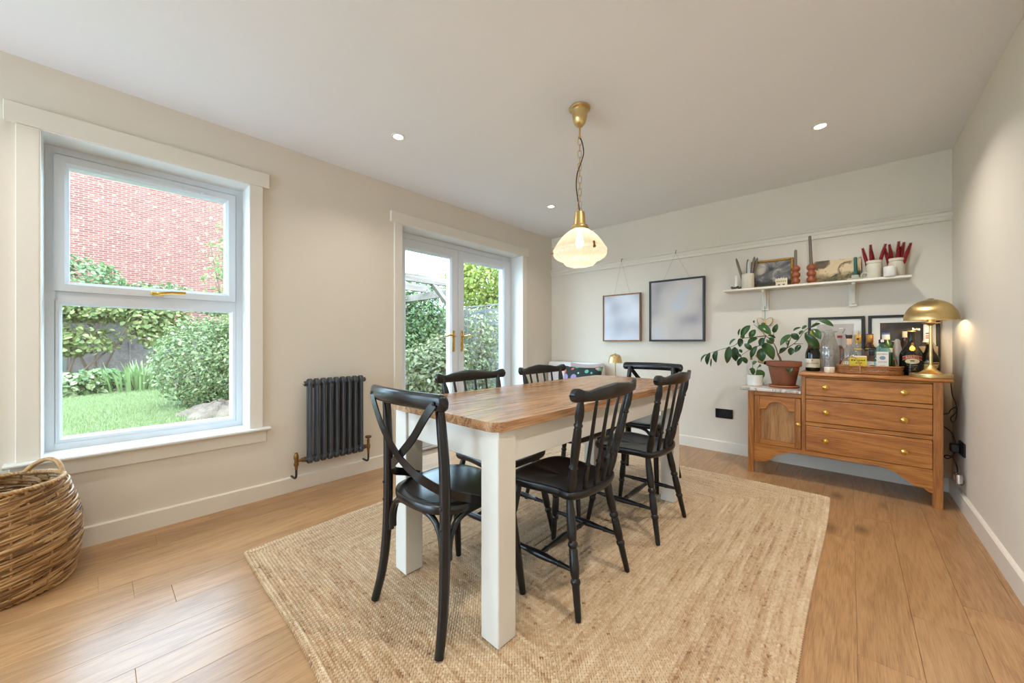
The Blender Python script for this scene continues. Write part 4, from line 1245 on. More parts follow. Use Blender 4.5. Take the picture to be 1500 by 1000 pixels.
pl_ = bpy.data.lights.new('pendant_bulb', 'POINT'); pl_.energy = PENDANT_W; pl_.color = (1.0, .80, .54); pl_.shadow_soft_size = .036
po = bpy.data.objects.new('pendant_bulb', pl_); col.objects.link(po); po.parent = pd; po.location = (0, 0, -.778)

# ------------------------------------------------------------------ sideboard (local origin: front left foot line, z = 0)
SBX, SBY = -0.618, 3.545
sb = thing('sideboard', (SBX, SBY, 0.0), 'antique pine sideboard with three long drawers and a marble-topped side cupboard', 'sideboard')
DEP = 0.435
wl, wt_ = 0.345, 1.050        # low cupboard width, total width
P_ = 0.041                    # post width
zc0, zc1 = 0.655, 0.795       # case tops
def pbox(name, mat, x0, x1, y0, y1, z0, z1, bev=.002, parent=sb):
    cx, cy, cz = (x0 + x1) / 2, (y0 + y1) / 2, (z0 + z1) / 2
    return MB().box(x0 - cx, x1 - cx, y0 - cy, y1 - cy, z0 - cz, z1 - cz, bev).build(name, mat, parent, 20, (cx, cy, cz))
pbox('post', SIDEV, 0, P_, 0, P_, 0, zc0); pbox('post', SIDEV, wt_ - P_ - .003, wt_, 0, P_, 0, zc1)
pbox('post', SIDEV, 0, P_, DEP - P_, DEP, 0, zc0); pbox('post', SIDEV, wt_ - P_, wt_, DEP - P_, DEP, 0, zc1)
pbox('side_panel', SIDEV, .008, .022, P_, DEP - P_, .20, zc0); pbox('side_panel', SIDEV, wt_ - .022, wt_ - .008, P_, DEP - P_, .20, zc1)
pbox('stile', SIDEV, wl, wl + .024, 0.001, .03, .215, zc1); pbox('side_panel', SIDEV, wl, wl + .018, .03, DEP, zc0 - .02, zc1)
pbox('bottom_panel', SIDEW, .02, wt_ - .02, .03, DEP, .215, .235); pbox('back_panel', SIDEW, .02, wt_ - .02, DEP - .012, DEP, .22, zc0); pbox('back_panel', SIDEW, wl, wt_ - .02, DEP - .012, DEP, zc0, zc1)
# rails between the drawers
dx0, dx1 = wl + .024, wt_ - P_ - .003
dz = [(0.242, .425), (.458, .622), (.655, .783)]
pbox('rail', SIDEW, dx0, dx1, .002, .03, .428, .455); pbox('rail', SIDEW, dx0, dx1, .002, .03, .625, .652); pbox('rail', SIDEW, dx0, dx1, .002, .03, .785, zc1)
pbox('rail', SIDEW, P_, wt_ - P_ - .003, .002, .03, .208, .240)
pbox('rail', SIDEW, P_, wl, .002, .03, .625, zc0)
knobm = None
def knob(parent, x, z, s=1.0, y=0.0):
    global knobm
    M4 = Matrix.Translation((x, y, z)) @ Matrix.Rotation(PI / 2, 4, 'X') @ Matrix.Scale(s, 4)
    if knobm is None:
        m = MB(); m.lathe([(0, 0), (.012, 0), (.013, .002), (.007, .004), (.0055, .010), (.008, .014), (.0165, .018), (.0195, .022), (.0185, .027), (.012, .030), (0, .031)], 20)
        o = m.build('knob', BRASS, parent, 50); o.matrix_local = M4; knobm = o.data
    else:
        inst('knob', knobm, parent, M4)
for (a, b) in dz:
    d = pbox('drawer', SIDEW, dx0 + .002, dx1 - .002, -.004, .018, a + .001, b - .001, .003)
    cx, cz = d.location.x, d.location.z
    for kx in (.486, .878):
        knob(d, kx - cx, (a + b) / 2 - cz, y=-.011)
    g = MB().box(dx0 - cx - .0, dx1 - cx, .012, .03, a - .002 - cz, b + .002 - cz); g.build('drawer_shadow_gap', GAP, d, 0)
# cupboard door: frame, raised panel with arched head
dr_ = bpy.data.objects.new('door', None); col.objects.link(dr_); dr_.parent = sb; dr_.location = (0, 0, 0)
px0, px1, pz0, pz1 = P_ + .004, wl - .003, .243, .622
MB().box(px0, px0 + .036, -.004, .018, pz0, pz1, .003).build('door_stile', SIDEV, dr_, 20); MB().box(px1 - .036, px1, -.004, .018, pz0, pz1, .003).build('door_stile', SIDEV, dr_, 20)
MB().box(px0 + .036, px1 - .036, -.004, .018, pz0, pz0 + .036, .003).build('door_rail', SIDEW, dr_, 20)
ax0, ax1 = px0 + .036, px1 - .036; xc = (ax0 + ax1) / 2; ra = .070; zs = .522
head = [(ax0, pz1), (ax0, zs), (xc - ra, zs)] + [(xc + ra * math.cos(t), zs + .062 * math.sin(t)) for t in [PI - PI * q / 14 for q in range(15)]] + [(xc + ra, zs), (ax1, zs), (ax1, pz1)]
m = MB()
n_ = len(head)
# arched head board built from vertical strips
xsN = [ax0 + (ax1 - ax0) * q / 32 for q in range(33)]
def zarch(x):
    return zs + .062 * math.sqrt(max(0, 1 - ((x - xc) / ra) ** 2)) if abs(x - xc) < ra else zs
rings = [[(x, -.004, zarch(x)), (x, -.004, pz1), (x, .018, pz1), (x, .018, zarch(x))] for x in xsN]
m.loft(rings); m.build('door_rail', SIDEW, dr_, 30)
m = MB(); m.tube([(ax0, -.003, zs), (xc - ra, -.003, zs)] + [(xc + ra * math.cos(t), -.003, zs + .062 * math.sin(t)) for t in [PI - PI * q / 18 for q in range(19)]] + [(xc + ra, -.003, zs), (ax1, -.003, zs)], .004, 6); m.build('arch_moulding', SIDEW, dr_, 60)
m = MB(); m.tube([(ax0, -.003, zs), (ax0, -.003, pz0 + .036), (ax1, -.003, pz0 + .036), (ax1, -.003, zs)], .004, 6); m.build('panel_moulding', SIDEW, dr_, 60)
MB().box(ax0 - .005, ax1 + .005, .006, .012, pz0 + .03, pz1 - .01).build('door_panel', DOORW, dr_, 0)
knob(dr_, px1 - .016, .428, .95, -.004)
m = MB(); m.tube([(px1 - .016, -.012, .418), (px1 - .018, -.009, .36), (px1 - .016, -.010, .30)], .0016, 6); m.build('key_string', WICKERD, dr_)
m = MB(); m.tube([(px1 - .016, -.004, .292), (px1 - .016, -.020, .292)], .003, 8); m.tube([(px1 - .016 + .011 * math.cos(2 * PI * q / 14), -.022, .288 + .009 * math.sin(2 * PI * q / 14)) for q in range(14)], .0022, 6, True); m.build('key', BRASS, dr_)
# shaped apron brackets
for pts in ([(P_, .210), (P_, .100), (.055, .093), (.075, .094), (.085, .102), (.105, .100), (.135, .112), (.165, .140), (.195, .170), (.235, .186), (.270, .200), (.285, .210)],
            [(wt_ - P_ - .003, .210), (wt_ - P_ - .003, .090), (.985, .096), (.965, .116), (.945, .114), (.925, .118), (.895, .140), (.865, .165), (.835, .188), (.800, .200), (.765, .210)]):
    if pts[0][0] > .5: pts = pts[::-1]
    MB().prism(pts, 'y', .004, .022).build('apron_bracket', SIDEW, sb, 20)
# tops
top = [( -0.018, .800), (.0, .797), (.004, .795), (.004, .789)]
def moulded_top(name, mat, x0, x1, y0, y1, z0, z1):
    prof = [(0.012, z0), (0.006, z0 + .004), (.0, z0 + .009), (.002, z1 - .006), (.006, z1 - .001), (.010, z1)]
    rings = []
    for (i, z) in prof:
        rings.append([(x0 + i, y0 + i, z), (x1 - i, y0 + i, z), (x1 - i, y1, z), (x0 + i, y1, z)])
    cx, cz = (x0 + x1) / 2, z0
    return MB().loft([[(p[0] - cx, p[1], p[2] - cz) for p in r] for r in rings]).build(name, mat, sb, 30, (cx, 0, cz))
moulded_top('top_board', wood('top_pine', rgb(104, 58, 22), rgb(168, 106, 48), rgb(196, 138, 76), 'x', 50, 14, 9, .34), wl - .018, wt_ + .040, -.022, DEP + .006, .795, .820)
def marble():
    m, nt, n, l, b = new_mat('white_marble')
    v = coords(nt, (1, 1, 1)); f = noise(nt, v, 6, 8, .7, 1.6)
    c = ramp(nt, f, [(.42, rgb(196, 188, 180)), (.49, rgb(150, 138, 130)), (.53, rgb(214, 206, 198)), (1, rgb(228, 222, 214))])
    l.new(c, b.inputs['Base Color']); b.inputs['Roughness'].default_value = .3
    return m
MB().box(-.055, wl - .002, -.018, DEP + .006, .657, .681, .004).build('marble_top', marble(), sb, 20)
TOPZ, MARZ = 0.820, 0.681

# ------------------------------------------------------------------ helpers for the small things on it
def bottle(name, label, cat, x, y, z, rz=0.0, group='bottles on the sideboard'):
    return thing(name, (x, y, z), label, cat, group, rz)
def patch(parent, name, mat, r, z0, z1, half, squash=1.0, n=14, dy=0.0):
    """curved paper label facing -y"""
    m = MB(); R = [[((r) * math.sin(a), -(r) * math.cos(a) * squash + dy, z) for a in [-half + 2 * half * i / n for i in range(n + 1)]] for z in (z0, z1)]
    R2 = [[(p[0] * .985, p[1] * .985, p[2]) for p in q] for q in R]
    V = R[0] + R[1] + R2[0] + R2[1]; F = []; k = n + 1
    for i in range(n):
        F += [(i, i + 1, k + i + 1, k + i), (2 * k + i + 1, 2 * k + i, 3 * k + i, 3 * k + i + 1)]
    m.add(V, F)
    return m.build(name, mat, parent, 60)
def flatpatch(parent, name, mat, x0, x1, z0, z1, y, th=.0008):
    return MB().box(x0, x1, y - th, y, z0, z1).build(name, mat, parent, 0)
T4 = Matrix.Translation
def cam_rz(x, y):
    return math.atan2(y, x) - PI / 2     # local -y looks at the camera side of the room

# champagne bottle
b = bottle('champagne_bottle', 'dark green champagne bottle with gold foil neck beside the carafe', 'bottle', -.220, 3.78, TOPZ)
m = MB(); m.lathe([(0, .002), (.04, 0), (.046, .006), (.047, .02), (.047, .13), (.044, .152), (.035, .178), (.024, .205), (.0175, .235), (.016, .30), (.016, .318), (0, .320)], 32); m.build('body', GREENG, b, 60)
m = MB(); m.lathe([(.0255, .203), (.0185, .236), (.017, .29), (.0185, .294), (.0185, .306), (.0165, .318), (.008, .323), (0, .3235)], 28); m.build('foil', FOIL, b, 60)
m = MB(); m.lathe([(.0345, .181), (.0262, .2035), (.0255, .206)], 28); m.build('neck_band', M('red_band', rgb(120, 22, 26), .5), b, 60)
patch(b, 'paper_label', PAPER, .0478, .030, .098, 1.25)
text_mesh('BOLLINGER', .0155, INK, b, 'lettering', T4((0, 0, .062)), .0482)
patch(b, 'crest', M('gold_print', rgb(150, 110, 50), .5), .0482, .083, .090, .10)
patch(b, 'neck_seal', INK, .0325, .186, .196, .35)
# carafe of cut glass
b = bottle('glass_carafe', 'tall cut-glass carafe beside the champagne bottle', 'carafe', -.121, 3.785, TOPZ, group=None)
m = MB(); m.lathe([(0, .001), (.052, .0), (.058, .004), (.058, .05), (.056, .075), (.058, .08), (.058, .15), (.056, .16), (.058, .165), (.054, .20), (.046, .235), (.036, .262), (.031, .285), (.031, .300), (.050, .303), (.052, .308), (.050, .311), (.047, .308), (.028, .302), (.028, .285), (.034, .26), (.044, .233), (.052, .19), (.053, .02), (0, .012)], 64, ribs=(16, .02)); m.build('body', CUTG, b, 60)
m = MB()
for k in range(16):
    for z in (.03, .055, .10, .125, .18):
        a = 2 * PI * k / 16 + (.2 if z in (.055, .125) else 0)
        c_ = Vector((.0585 * math.cos(a), .0585 * math.sin(a), z)); tx = Vector((-math.sin(a), math.cos(a), 0)); nn = Vector((math.cos(a), math.sin(a), 0))
        m.add([c_ + tx * .009, c_ + Vector((0, 0, .011)), c_ - tx * .009, c_ - Vector((0, 0, .011)), c_ + nn * .004], [(0, 1, 4), (1, 2, 4), (2, 3, 4), (3, 0, 4)])
m.build('cut_facets', CUTG, b, 0)['kind'] = 'stuff'
m = MB(); m.lathe([(0, .262), (.022, .265), (.026, .285), (.026, .300), (.018, .312), (.018, .322), (0, .324)], 24); m.build('stopper', CUTG, b, 60)
b = thing('votive_candle', (-.1165, 3.668, TOPZ), 'small ivory votive candle in front of the carafe', 'candle')
m = MB(); m.lathe([(0, 0), (.029, 0), (.031, .003), (.031, .040), (.028, .042), (.005, .040), (0, .040)], 28); m.build('wax', IVORY, b, 50)
m = MB(); m.tube([(0, 0, .038), (.002, 0, .048)], .001, 5); m.build('wick', INK, b)

# rattan tray
TX, TY, TA, TB_ = 0.098, 3.742, .176, .118
tr = thing('rattan_tray', (TX, TY, TOPZ), 'oval rattan tray with hoop handles holding the spirit bottles', 'tray')
def oval(s, z, n=64, k=0.0, w=0):
    return [((TA * s + k * math.cos(w * 2 * PI * i / n)) * math.copysign(abs(math.cos(2 * PI * i / n)) ** .75, math.cos(2 * PI * i / n)), (TB_ * s + k * math.cos(w * 2 * PI * i / n)) * math.copysign(abs(math.sin(2 * PI * i / n)) ** .75, math.sin(2 * PI * i / n)), z) for i in range(n)]
m = MB(); m.loft([oval(.94, .002), oval(.95, .006)]); m.build('tray_floor', RATTAN, tr, 30)
m = MB()
for k, z in enumerate((.007, .014, .021, .040, .047)):
    n = 160; pts = []
    for i, p in enumerate(oval(.97 + .0007 * k, z, n)):
        q = 1 + .012 * math.cos(40 * 2 * PI * i / n + (PI if k % 2 else 0)); pts.append((p[0] * q, p[1] * q, z + .0015 * math.sin(40 * 2 * PI * i / n)))
    m.tube(pts, .0042, 6, True)
for i in range(0, 84):
    p = oval(.97, 0, 84)[i]; q = oval(.97, 0, 84)[(i + 2) % 84]
    m.tube([(p[0], p[1], .018), (q[0], q[1], .044)], .0022, 5); m.tube([(q[0], q[1], .018), (p[0], p[1], .044)], .0022, 5)
m.build('woven_side', RATTAN, tr, 60)['kind'] = 'stuff'
m = MB(); twisted(m, oval(.985, .056, 200), .006, 40, 2, True); m.build('rim', RATTAN, tr, 60)
for (p, q) in (((-.144, -.072), (-.047, -.121)), ((.144, .072), (.060, .118))):
    pts = [(p[0], p[1], .004), (p[0], p[1], .055)] + [(p[0] + (q[0] - p[0]) * (1 - math.cos(t)) / 2, p[1] + (q[1] - p[1]) * (1 - math.cos(t)) / 2, .055 + .068 * math.sin(t)) for t in [PI * i / 14 for i in range(1, 14)]] + [(q[0], q[1], .055), (q[0], q[1], .004)]
    m = MB(); m.tube(smoothpath(pts, 2), .0042, 7); m.build('hoop_handle', M('rattan_hoop', rgb(176, 124, 84), .5), tr, 60)
BZ = TOPZ + .0065

# red-capped amber bottle
b = bottle('spirit_bottle', 'bottle of amber spirit with a red cap behind the tray', 'bottle', -.0625, 3.905, TOPZ)
m = MB(); m.lathe([(0, .002), (.026, 0), (.029, .004), (.029, .15), (.026, .175), (.014, .20), (.012, .215), (.012, .262), (0, .262)], 24); m.build('body', CLEARG, b, 60)
m = MB(); m.lathe([(0, .004), (.0275, .006), (.0275, .150), (.0245, .174), (.013, .196), (0, .198)], 24); m.build('spirit', AMBERG, b, 60)
m = MB(); m.lathe([(.0155, .262), (.0155, .278), (.014, .280), (0, .280)], 20); m.build('cap', M('red_cap', rgb(150, 20, 24), .4), b)
# round-shouldered clear bottle with cork
b = bottle('gin_bottle', 'round-shouldered clear gin bottle with dark stopper and white strip label', 'bottle', -.008, 3.775, BZ)
m = MB(); m.lathe([(0, .002), (.040, 0), (.043, .004), (.044, .13), (.040, .155), (.028, .175), (.0165, .188), (.0155, .20), (.0155, .245), (0, .246)], 28); m.build('body', CLEARG, b, 60)
m = MB(); m.lathe([(.0168, .205), (.0168, .248), (0, .248)], 20); m.build('neck_label', M('peach_label', rgb(216, 176, 146), .5), b)
m = MB(); m.lathe([(.0165, .2485), (.0165, .258), (.019, .258), (.019, .274), (.017, .276), (0, .276)], 20); m.build('stopper', M('dark_stopper', rgb(58, 34, 26), .5), b)
patch(b, 'paper_label', PAPER, .0446, .056, .078, .95); [patch(b, 'label_marks', INK, .0449, .063, .071, .05).__setattr__('rotation_euler', (0, 0, a)) for a in (-.6, -.3, 0, .3, .6)]
m = MB()
for k in range(14):
    a = 2 * PI * k / 14; m.tube([(.0445 * math.cos(a), .0445 * math.sin(a), .085), (.0445 * math.cos(a), .0445 * math.sin(a), .135)], .0025, 5)
m.build('moulded_flutes', CLEARG, b)
# tall clear bottle, white cap
b = bottle('vodka_bottle', 'tall slim clear bottle with a silver white cap behind the tray', 'bottle', .0295, 3.905, TOPZ)
m = MB(); m.lathe([(0, .002), (.031, 0), (.034, .004), (.034, .18), (.030, .20), (.019, .222), (.017, .235), (.017, .275), (0, .275)], 24); m.build('body', CLEARG, b, 60)
m = MB(); m.lathe([(.0185, .262), (.0195, .264), (.0195, .312), (.018, .314), (0, .314)], 24); m.build('cap', M('silver_white_cap', rgb(206, 200, 192), .35), b)
# yellow-labelled bottle
b = bottle('liqueur_bottle', 'clear bottle with yellow label and gold cap in the tray', 'bottle', .040, 3.702, BZ)
m = MB(); m.sup([(0, .044, .030, 4), (.003, .048, .034, 4), (.125, .048, .034, 4), (.150, .044, .032, 3.5), (.172, .028, .024, 2.6), (.186, .018, .018, 2), (.215, .017, .017, 2)], 32); m.build('body', CLEARG, b, 40)
flatpatch(b, 'yellow_label', M('yellow_label', rgb(214, 190, 44), .5), -.046, .047, .018, .115, -.0342)
flatpatch(b, 'label_strip', PAPER, -.028, .046, .115, .124, -.0342)
[flatpatch(b, 'label_marks', M('olive_ink', rgb(70, 58, 14), .5), x0_, x1_, z0_, z1_, -.0350, .0004) for (x0_, x1_, z0_, z1_) in ((-.036, -.026, .087, .097), (-.023, -.012, .087, .096), (-.006, -.0015, .085, .099), (.001, .012, .088, .095), (.015, .026, .088, .095), (.029, .038, .088, .096), (-.012, -.003, .069, .075), (.0, .010, .069, .074), (.013, .021, .069, .075))]
m = MB(); m.lathe([(.0195, .165), (.0215, .170), (.0195, .176)], 24); m.build('neck_ring', FOIL, b)
m = MB(); m.lathe([(.0185, .215), (.0195, .217), (.0195, .272), (.018, .275), (0, .275)], 24); m.build('cap', M('gold_cap', rgb(196, 152, 76), .35, .5), b)
patch(b, 'cap_seal', INK, .0198, .238, .252, .35)
# dark amber bottle with blue gold cap
b = bottle('rum_bottle', 'amber bottle with gold cap and black neck label behind the small jar bottle', 'bottle', .1085, 3.905, TOPZ)
m = MB(); m.lathe([(0, .002), (.034, 0), (.037, .004), (.037, .16), (.034, .18), (.022, .205), (.017, .22), (.0165, .25), (0, .25)], 28); m.build('body', AMBERG, b, 60)
patch(b, 'black_label', M('black_label', rgb(16, 14, 14), .45), .0375, .172 - .01, .20 - .01, 1.2, 1.0); patch(b, 'gold_line', FOIL, .0379, .176, .182, .75)
m = MB(); m.lathe([(.0185, .225), (.020, .228), (.020, .288), (.0185, .290), (0, .290)], 24); m.build('cap', M('amber_cap', rgb(190, 138, 66), .35, .4), b)
m = MB(); m.lathe([(.0202, .284), (.0202, .2905), (.0187, .2915), (0, .2915)], 24); m.build('cap_band', M('blue_band', rgb(54, 56, 110), .4), b)
# small black-capped bottle
b = bottle('tonic_bottle', 'small square clear bottle with black cap and white label', 'bottle', .116, 3.764, BZ)
m = MB(); m.sup([(0, .034, .028, 4), (.003, .038, .032, 4), (.085, .038, .032, 4), (.103, .034, .029, 3.4), (.117, .019, .019, 2.2), (.128, .016, .016, 2)], 28); m.build('body', CLEARG, b, 40)
flatpatch(b, 'white_label', M('white_label', rgb(232, 222, 208), .6), -.036, .036, .012, .084, -.0323)
m = MB(); m.prism([(.018 * math.cos(t), .018 * math.sin(t) + .040) for t in [PI * i / 10 for i in range(11)]], 'y', -.0332, -.0326); m.build('label_print', M('brown_print', rgb(120, 96, 84), .6), b, 0)
m = MB(); m.lathe([(.0178, .126), (.0185, .128), (.0185, .172), (.017, .175), (0, .175)], 22); m.build('cap', BLACKPL, b)
m = MB(); m.lathe([(.0187, .156), (.0187, .162)], 22); m.build('cap_band', M('grey_band', rgb(90, 86, 84), .4), b)
# blue gin bottle
b = bottle('blue_gin_bottle', 'pale blue square gin bottle with white label and black cap', 'bottle', .166, 3.702, BZ)
m = MB(); m.sup([(0, .036, .030, 5), (.003, .041, .035, 5), (.150, .043, .037, 5), (.172, .041, .035, 4), (.190, .026, .024, 2.6), (.200, .017, .017, 2), (.214, .0165, .0165, 2)], 32); m.build('body', BLUEG, b, 40)
flatpatch(b, 'white_label', M('pale_label', rgb(224, 216, 200), .6), -.030, .030, .010, .155, -.0372)
text_mesh('BOMBAY', .0125, INK, b, 'lettering', T4((0, -.0382, .138))); text_mesh('SAPPHIRE', .0105, INK, b, 'lettering', T4((0, -.0382, .083)))
text_mesh('DISTILLED\nLONDON DRY GIN', .0058, M('grey_print', rgb(120, 110, 104), .6), b, 'lettering', T4((0, -.0382, .056)))
m = MB(); m.prism([(.015 * math.cos(2 * PI * i / 20), .112 + .013 * math.sin(2 * PI * i / 20)) for i in range(20)], 'y', -.0386, -.0372); m.build('medallion', M('blue_medallion', rgb(116, 136, 166), .5), b, 0)
m = MB(); m.lathe([(.0178, .212), (.0185, .214), (.0185, .238), (.017, .241), (0, .241)], 22); m.build('cap', BLACKPL, b)
flatpatch(b, 'cap_tab', M('white_tab', rgb(226, 222, 214), .5), -.008, .008, .222, .240, -.0186)
# green bottle
b = bottle('green_bottle', 'green glass bottle with white and blue cap behind the blue gin', 'bottle', .190, 3.803, BZ)
m = MB(); m.lathe([(0, .002), (.033, 0), (.036, .004), (.036, .185), (.033, .203), (.022, .225), (.017, .24), (.0165, .26), (0, .26)], 28); m.build('body', LIMEG, b, 60)
patch(b, 'cream_label', PAPER, .0366, .150, .180, 1.2); patch(b, 'blue_label', M('navy_label', rgb(38, 48, 84), .5), .0366, .132, .149, 1.2)
m = MB(); m.lathe([(.018, .238), (.021, .241), (.021, .284), (.0195, .286), (0, .286)], 24); m.build('cap', M('white_cap', rgb(218, 208, 192), .4), b)
m = MB(); m.lathe([(.0212, .276), (.0212, .2865), (.0197, .2875), (0, .2875)], 24); m.build('cap_band', M('blue_cap_top', rgb(78, 104, 160), .4), b)
# pale bird figure
b = thing('bird_figurine', (.251, 3.872, TOPZ), 'pale grey smooth bird figurine standing behind the tray', 'figurine')
m = MB(); m.sup([(0, .017, .015, 2), (.006, .022, .019, 2), (.06, .026, .022, 2), (.13, .0265, .022, 2), (.185, .023, .019, 2), (.212, .017, .015, 2), (.225, .0165, .015, 2), (.240, .0150, .014, 2), (.249, .009, .009, 2), (.251, .002, .002, 2)], 24); m.build('body', M('pale_grey_clay', rgb(188, 178, 168), .6), b, 70)
m = MB(); m.turned((-.008, -.004, .232), (-.029, -.008, .236), [(0, .007), (.6, .004), (1, .0008)], 8); m.build('beak', M('pale_grey_clay_beak', rgb(180, 168, 156), .6), b, 60)
# rosé amber bottle
b = bottle('rose_bottle', 'rose amber bottle with white cap half hidden by the cream liqueur', 'bottle', .296, 3.905, TOPZ)
m = MB(); m.lathe([(0, .002), (.033, 0), (.036, .004), (.036, .165), (.032, .19), (.021, .215), (.0165, .23), (.016, .27), (0, .27)], 28); m.build('body', PINKG, b, 60)
patch(b, 'paper_label', PAPER, .0366, .05, .13, .9)
m = MB(); m.lathe([(.0175, .262), (.018, .264), (.018, .304), (.0165, .306), (0, .306)], 22); m.build('cap', M('cream_cap', rgb(220, 196, 150), .4), b)
# cream liqueur
b = bottle('cream_liqueur_bottle', 'large black cream liqueur bottle with red arched name label', 'bottle', .3135, 3.778, TOPZ)
m = MB(); m.lathe([(0, .002), (.052, 0), (.058, .006), (.060, .03), (.061, .10), (.060, .135), (.055, .155), (.045, .178), (.031, .203), (.022, .225), (.0195, .245), (.0185, .30), (0, .30)], 36); m.build('body', BLACKG, b, 60)
m = MB(); m.lathe([(.0198, .246), (.0195, .300), (.0205, .302), (.0205, .306), (.019, .309), (0, .309)], 24); m.build('cap', M('black_gold_cap', rgb(26, 20, 16), .3), b)
m = MB(); m.lathe([(.0210, .300), (.0212, .304), (.0195, .3095), (0, .3098)], 24); m.build('cap_rim', FOIL, b)
RB = .0618
REDL = M('red_label', rgb(158, 40, 30), .5); CRM = M('cream_scene', rgb(214, 194, 150), .5)
m = MB(); N = 20; V = []; F = []
for i in range(N + 1):
    a = -.82 + 1.64 * i / N; zc = .128 - .012 * (a / .82) ** 2
    for (dz_, rr) in ((-.011, RB), (.011, RB)):
        V.append((rr * math.sin(a), -rr * math.cos(a), zc + dz_))
for i in range(N): F.append((2 * i, 2 * i + 2, 2 * i + 3, 2 * i + 1))
m.add(V, F); m.build('name_ribbon', REDL, b, 60)
for dz_ in (-.0115, .0115):
    m = MB(); m.tube([((RB + .0002) * math.sin(a), -(RB + .0002) * math.cos(a), .128 - .012 * (a / .82) ** 2 + dz_) for a in [-.82 + 1.64 * i / N for i in range(N + 1)]], .0012, 4); m.build('ribbon_edge', CRM, b)
tm = text_mesh('BAILEYS', .021, CRM, b, 'lettering', Matrix(), RB + .0004, wide=.9)
for v in tm.data.vertices:
    a = math.atan2(v.co.x, -v.co.y); v.co.z += .1275 - .012 * (a / .82) ** 2
m = MB(); V = [(0, 0, 0)]; V = []; F = []
for i in range(N + 1):
    a = -.60 + 1.2 * i / N; hz = .017 * math.sqrt(max(0, 1 - (a / .60) ** 2))
    V += [(RB * math.sin(a), -RB * math.cos(a), .098 - hz), (RB * math.sin(a), -RB * math.cos(a), .098 + hz)]
for i in range(N): F.append((2 * i, 2 * i + 2, 2 * i + 3, 2 * i + 1))
m.add(V, F); m.build('scene_oval', CRM, b, 60)
patch(b, 'scene_trees', M('dark_trees', rgb(52, 48, 30), .6), RB + .0003, .097, .105, .16)
b2 = text_mesh('THE ORIGINAL', .0075, M('silver_print', rgb(170, 160, 150), .5), b, 'lettering', T4((0, 0, .070)), RB + .0003); text_mesh('IRISH CREAM', .0065, M('bronze_print', rgb(150, 108, 60), .5), b, 'lettering', T4((0, 0, .058)), RB + .0003)
m = MB(); m.prism([(0, .212), (-.013, .190), (-.014, .176), (-.006, .164), (.006, .164), (.014, .176), (.013, .190)], 'y', -.050, -.0485)
m.xf(Matrix.Translation((0, -.0465, .185)) @ Matrix.Rotation(math.radians(-29), 4, 'X') @ Matrix.Translation((0, .0465, -.185)) ); m.build('gold_drop', FOIL, b, 0)
# tall bottle with white neck label
b = bottle('white_label_bottle', 'tall clear bottle with white neck wrapper behind the brass lamp stem', 'bottle', .402, 3.900, TOPZ)
m = MB(); m.sup([(0, .042, .034, 4), (.003, .046, .038, 4), (.17, .047, .039, 4), (.20, .044, .036, 3), (.226, .025, .023, 2.2), (.24, .020, .020, 2), (.33, .019, .019, 2)], 28); m.build('body', CLEARG, b, 40)
m = MB(); m.lathe([(.026, .228), (.0215, .244), (.021, .350), (.019, .353), (0, .353)], 24); m.build('neck_wrapper', M('white_wrapper', rgb(220, 210, 198), .5), b)
flatpatch(b, 'sand_label', M('sand_label', rgb(188, 164, 130), .6), -.044, .044, .02, .20, -.0395)
for k, zz in enumerate((.29, .272, .258)):
    patch(b, 'neck_print', INK if k == 0 else M('red_print', rgb(170, 80, 56), .5), .0216, zz - .004, zz + .003, .55)
# stubby dark beer bottle
b = bottle('beer_bottle', 'stubby dark brown beer bottle with gold shield label', 'bottle', .400, 3.802, TOPZ)
m = MB(); m.lathe([(0, .002), (.044, 0), (.049, .005), (.050, .10), (.047, .122), (.036, .145), (.024, .163), (.018, .19), (.0175, .212), (.0145, .214), (.0145, .220), (0, .221)], 32); m.build('body', BLACKG, b, 60)
GOLDL = M('gold_label', rgb(196, 152, 66), .5)
m = MB(); V = []; F = []
for i in range(N + 1):
    a = -.95 + 1.9 * i / N; q = a / .95; zlo = .030 + .050 * abs(q) ** 2.2
    V += [(.0507 * math.sin(a), -.0507 * math.cos(a), zlo), (.0507 * math.sin(a), -.0507 * math.cos(a), .095)]
for i in range(N): F.append((2 * i, 2 * i + 2, 2 * i + 3, 2 * i + 1))
m.add(V, F); m.build('shield_label', GOLDL, b, 60)
patch(b, 'label_band', M('olive_print', rgb(92, 70, 22), .5), .0511, .081, .089, .8); patch(b, 'label_line', M('pale_print', rgb(226, 196, 150), .5), .0511, .070, .076, .7)
m = MB(); m.lathe([(.0155, .213), (.0165, .216), (.0165, .222), (.015, .226), (0, .227)], 20); m.build('cap', FOIL, b)

# ------------------------------------------------------------------ brass mushroom lamp
lp = thing('table_lamp', (.388, 3.636, TOPZ), 'brushed brass mushroom table lamp on the sideboard end', 'lamp')
m = MB(); m.lathe([(0, 0), (.096, 0), (.098, .003), (.098, .021), (.096, .024), (.060, .026), (.046, .034), (.028, .052), (.014, .073), (.0085, .080), (0, .081)], 48); m.build('base', BRUSHED, lp, 22)
m = MB(); m.lathe([(.0078, .078), (.0078, .340)], 20); m.build('stem', BRUSHED, lp)
m = MB(); m.lathe([(.008, .336), (.020, .345), (.042, .352), (.043, .356), (.018, .358), (.018, .380), (0, .381)], 32); m.build('holder', BRUSHED, lp, 40)
dome = [(.1245 * math.cos(t), .378 + .130 * math.sin(t)) for t in [0, .12, .25, .4, .55, .7, .85, 1.0, 1.15, 1.3, 1.42, 1.5]]
inn = [(max(r - .003, .002), z - .003) for r, z in reversed(dome)]
m = MB(); m.lathe([(.1245, .372)] + dome + [(.004, .5085), (.0, .509)], 64); m.lathe([(.0, .505)] + inn + [(.1225, .372), (.1245, .372)], 64); m.build('shade', BRUSHED, lp, 40)
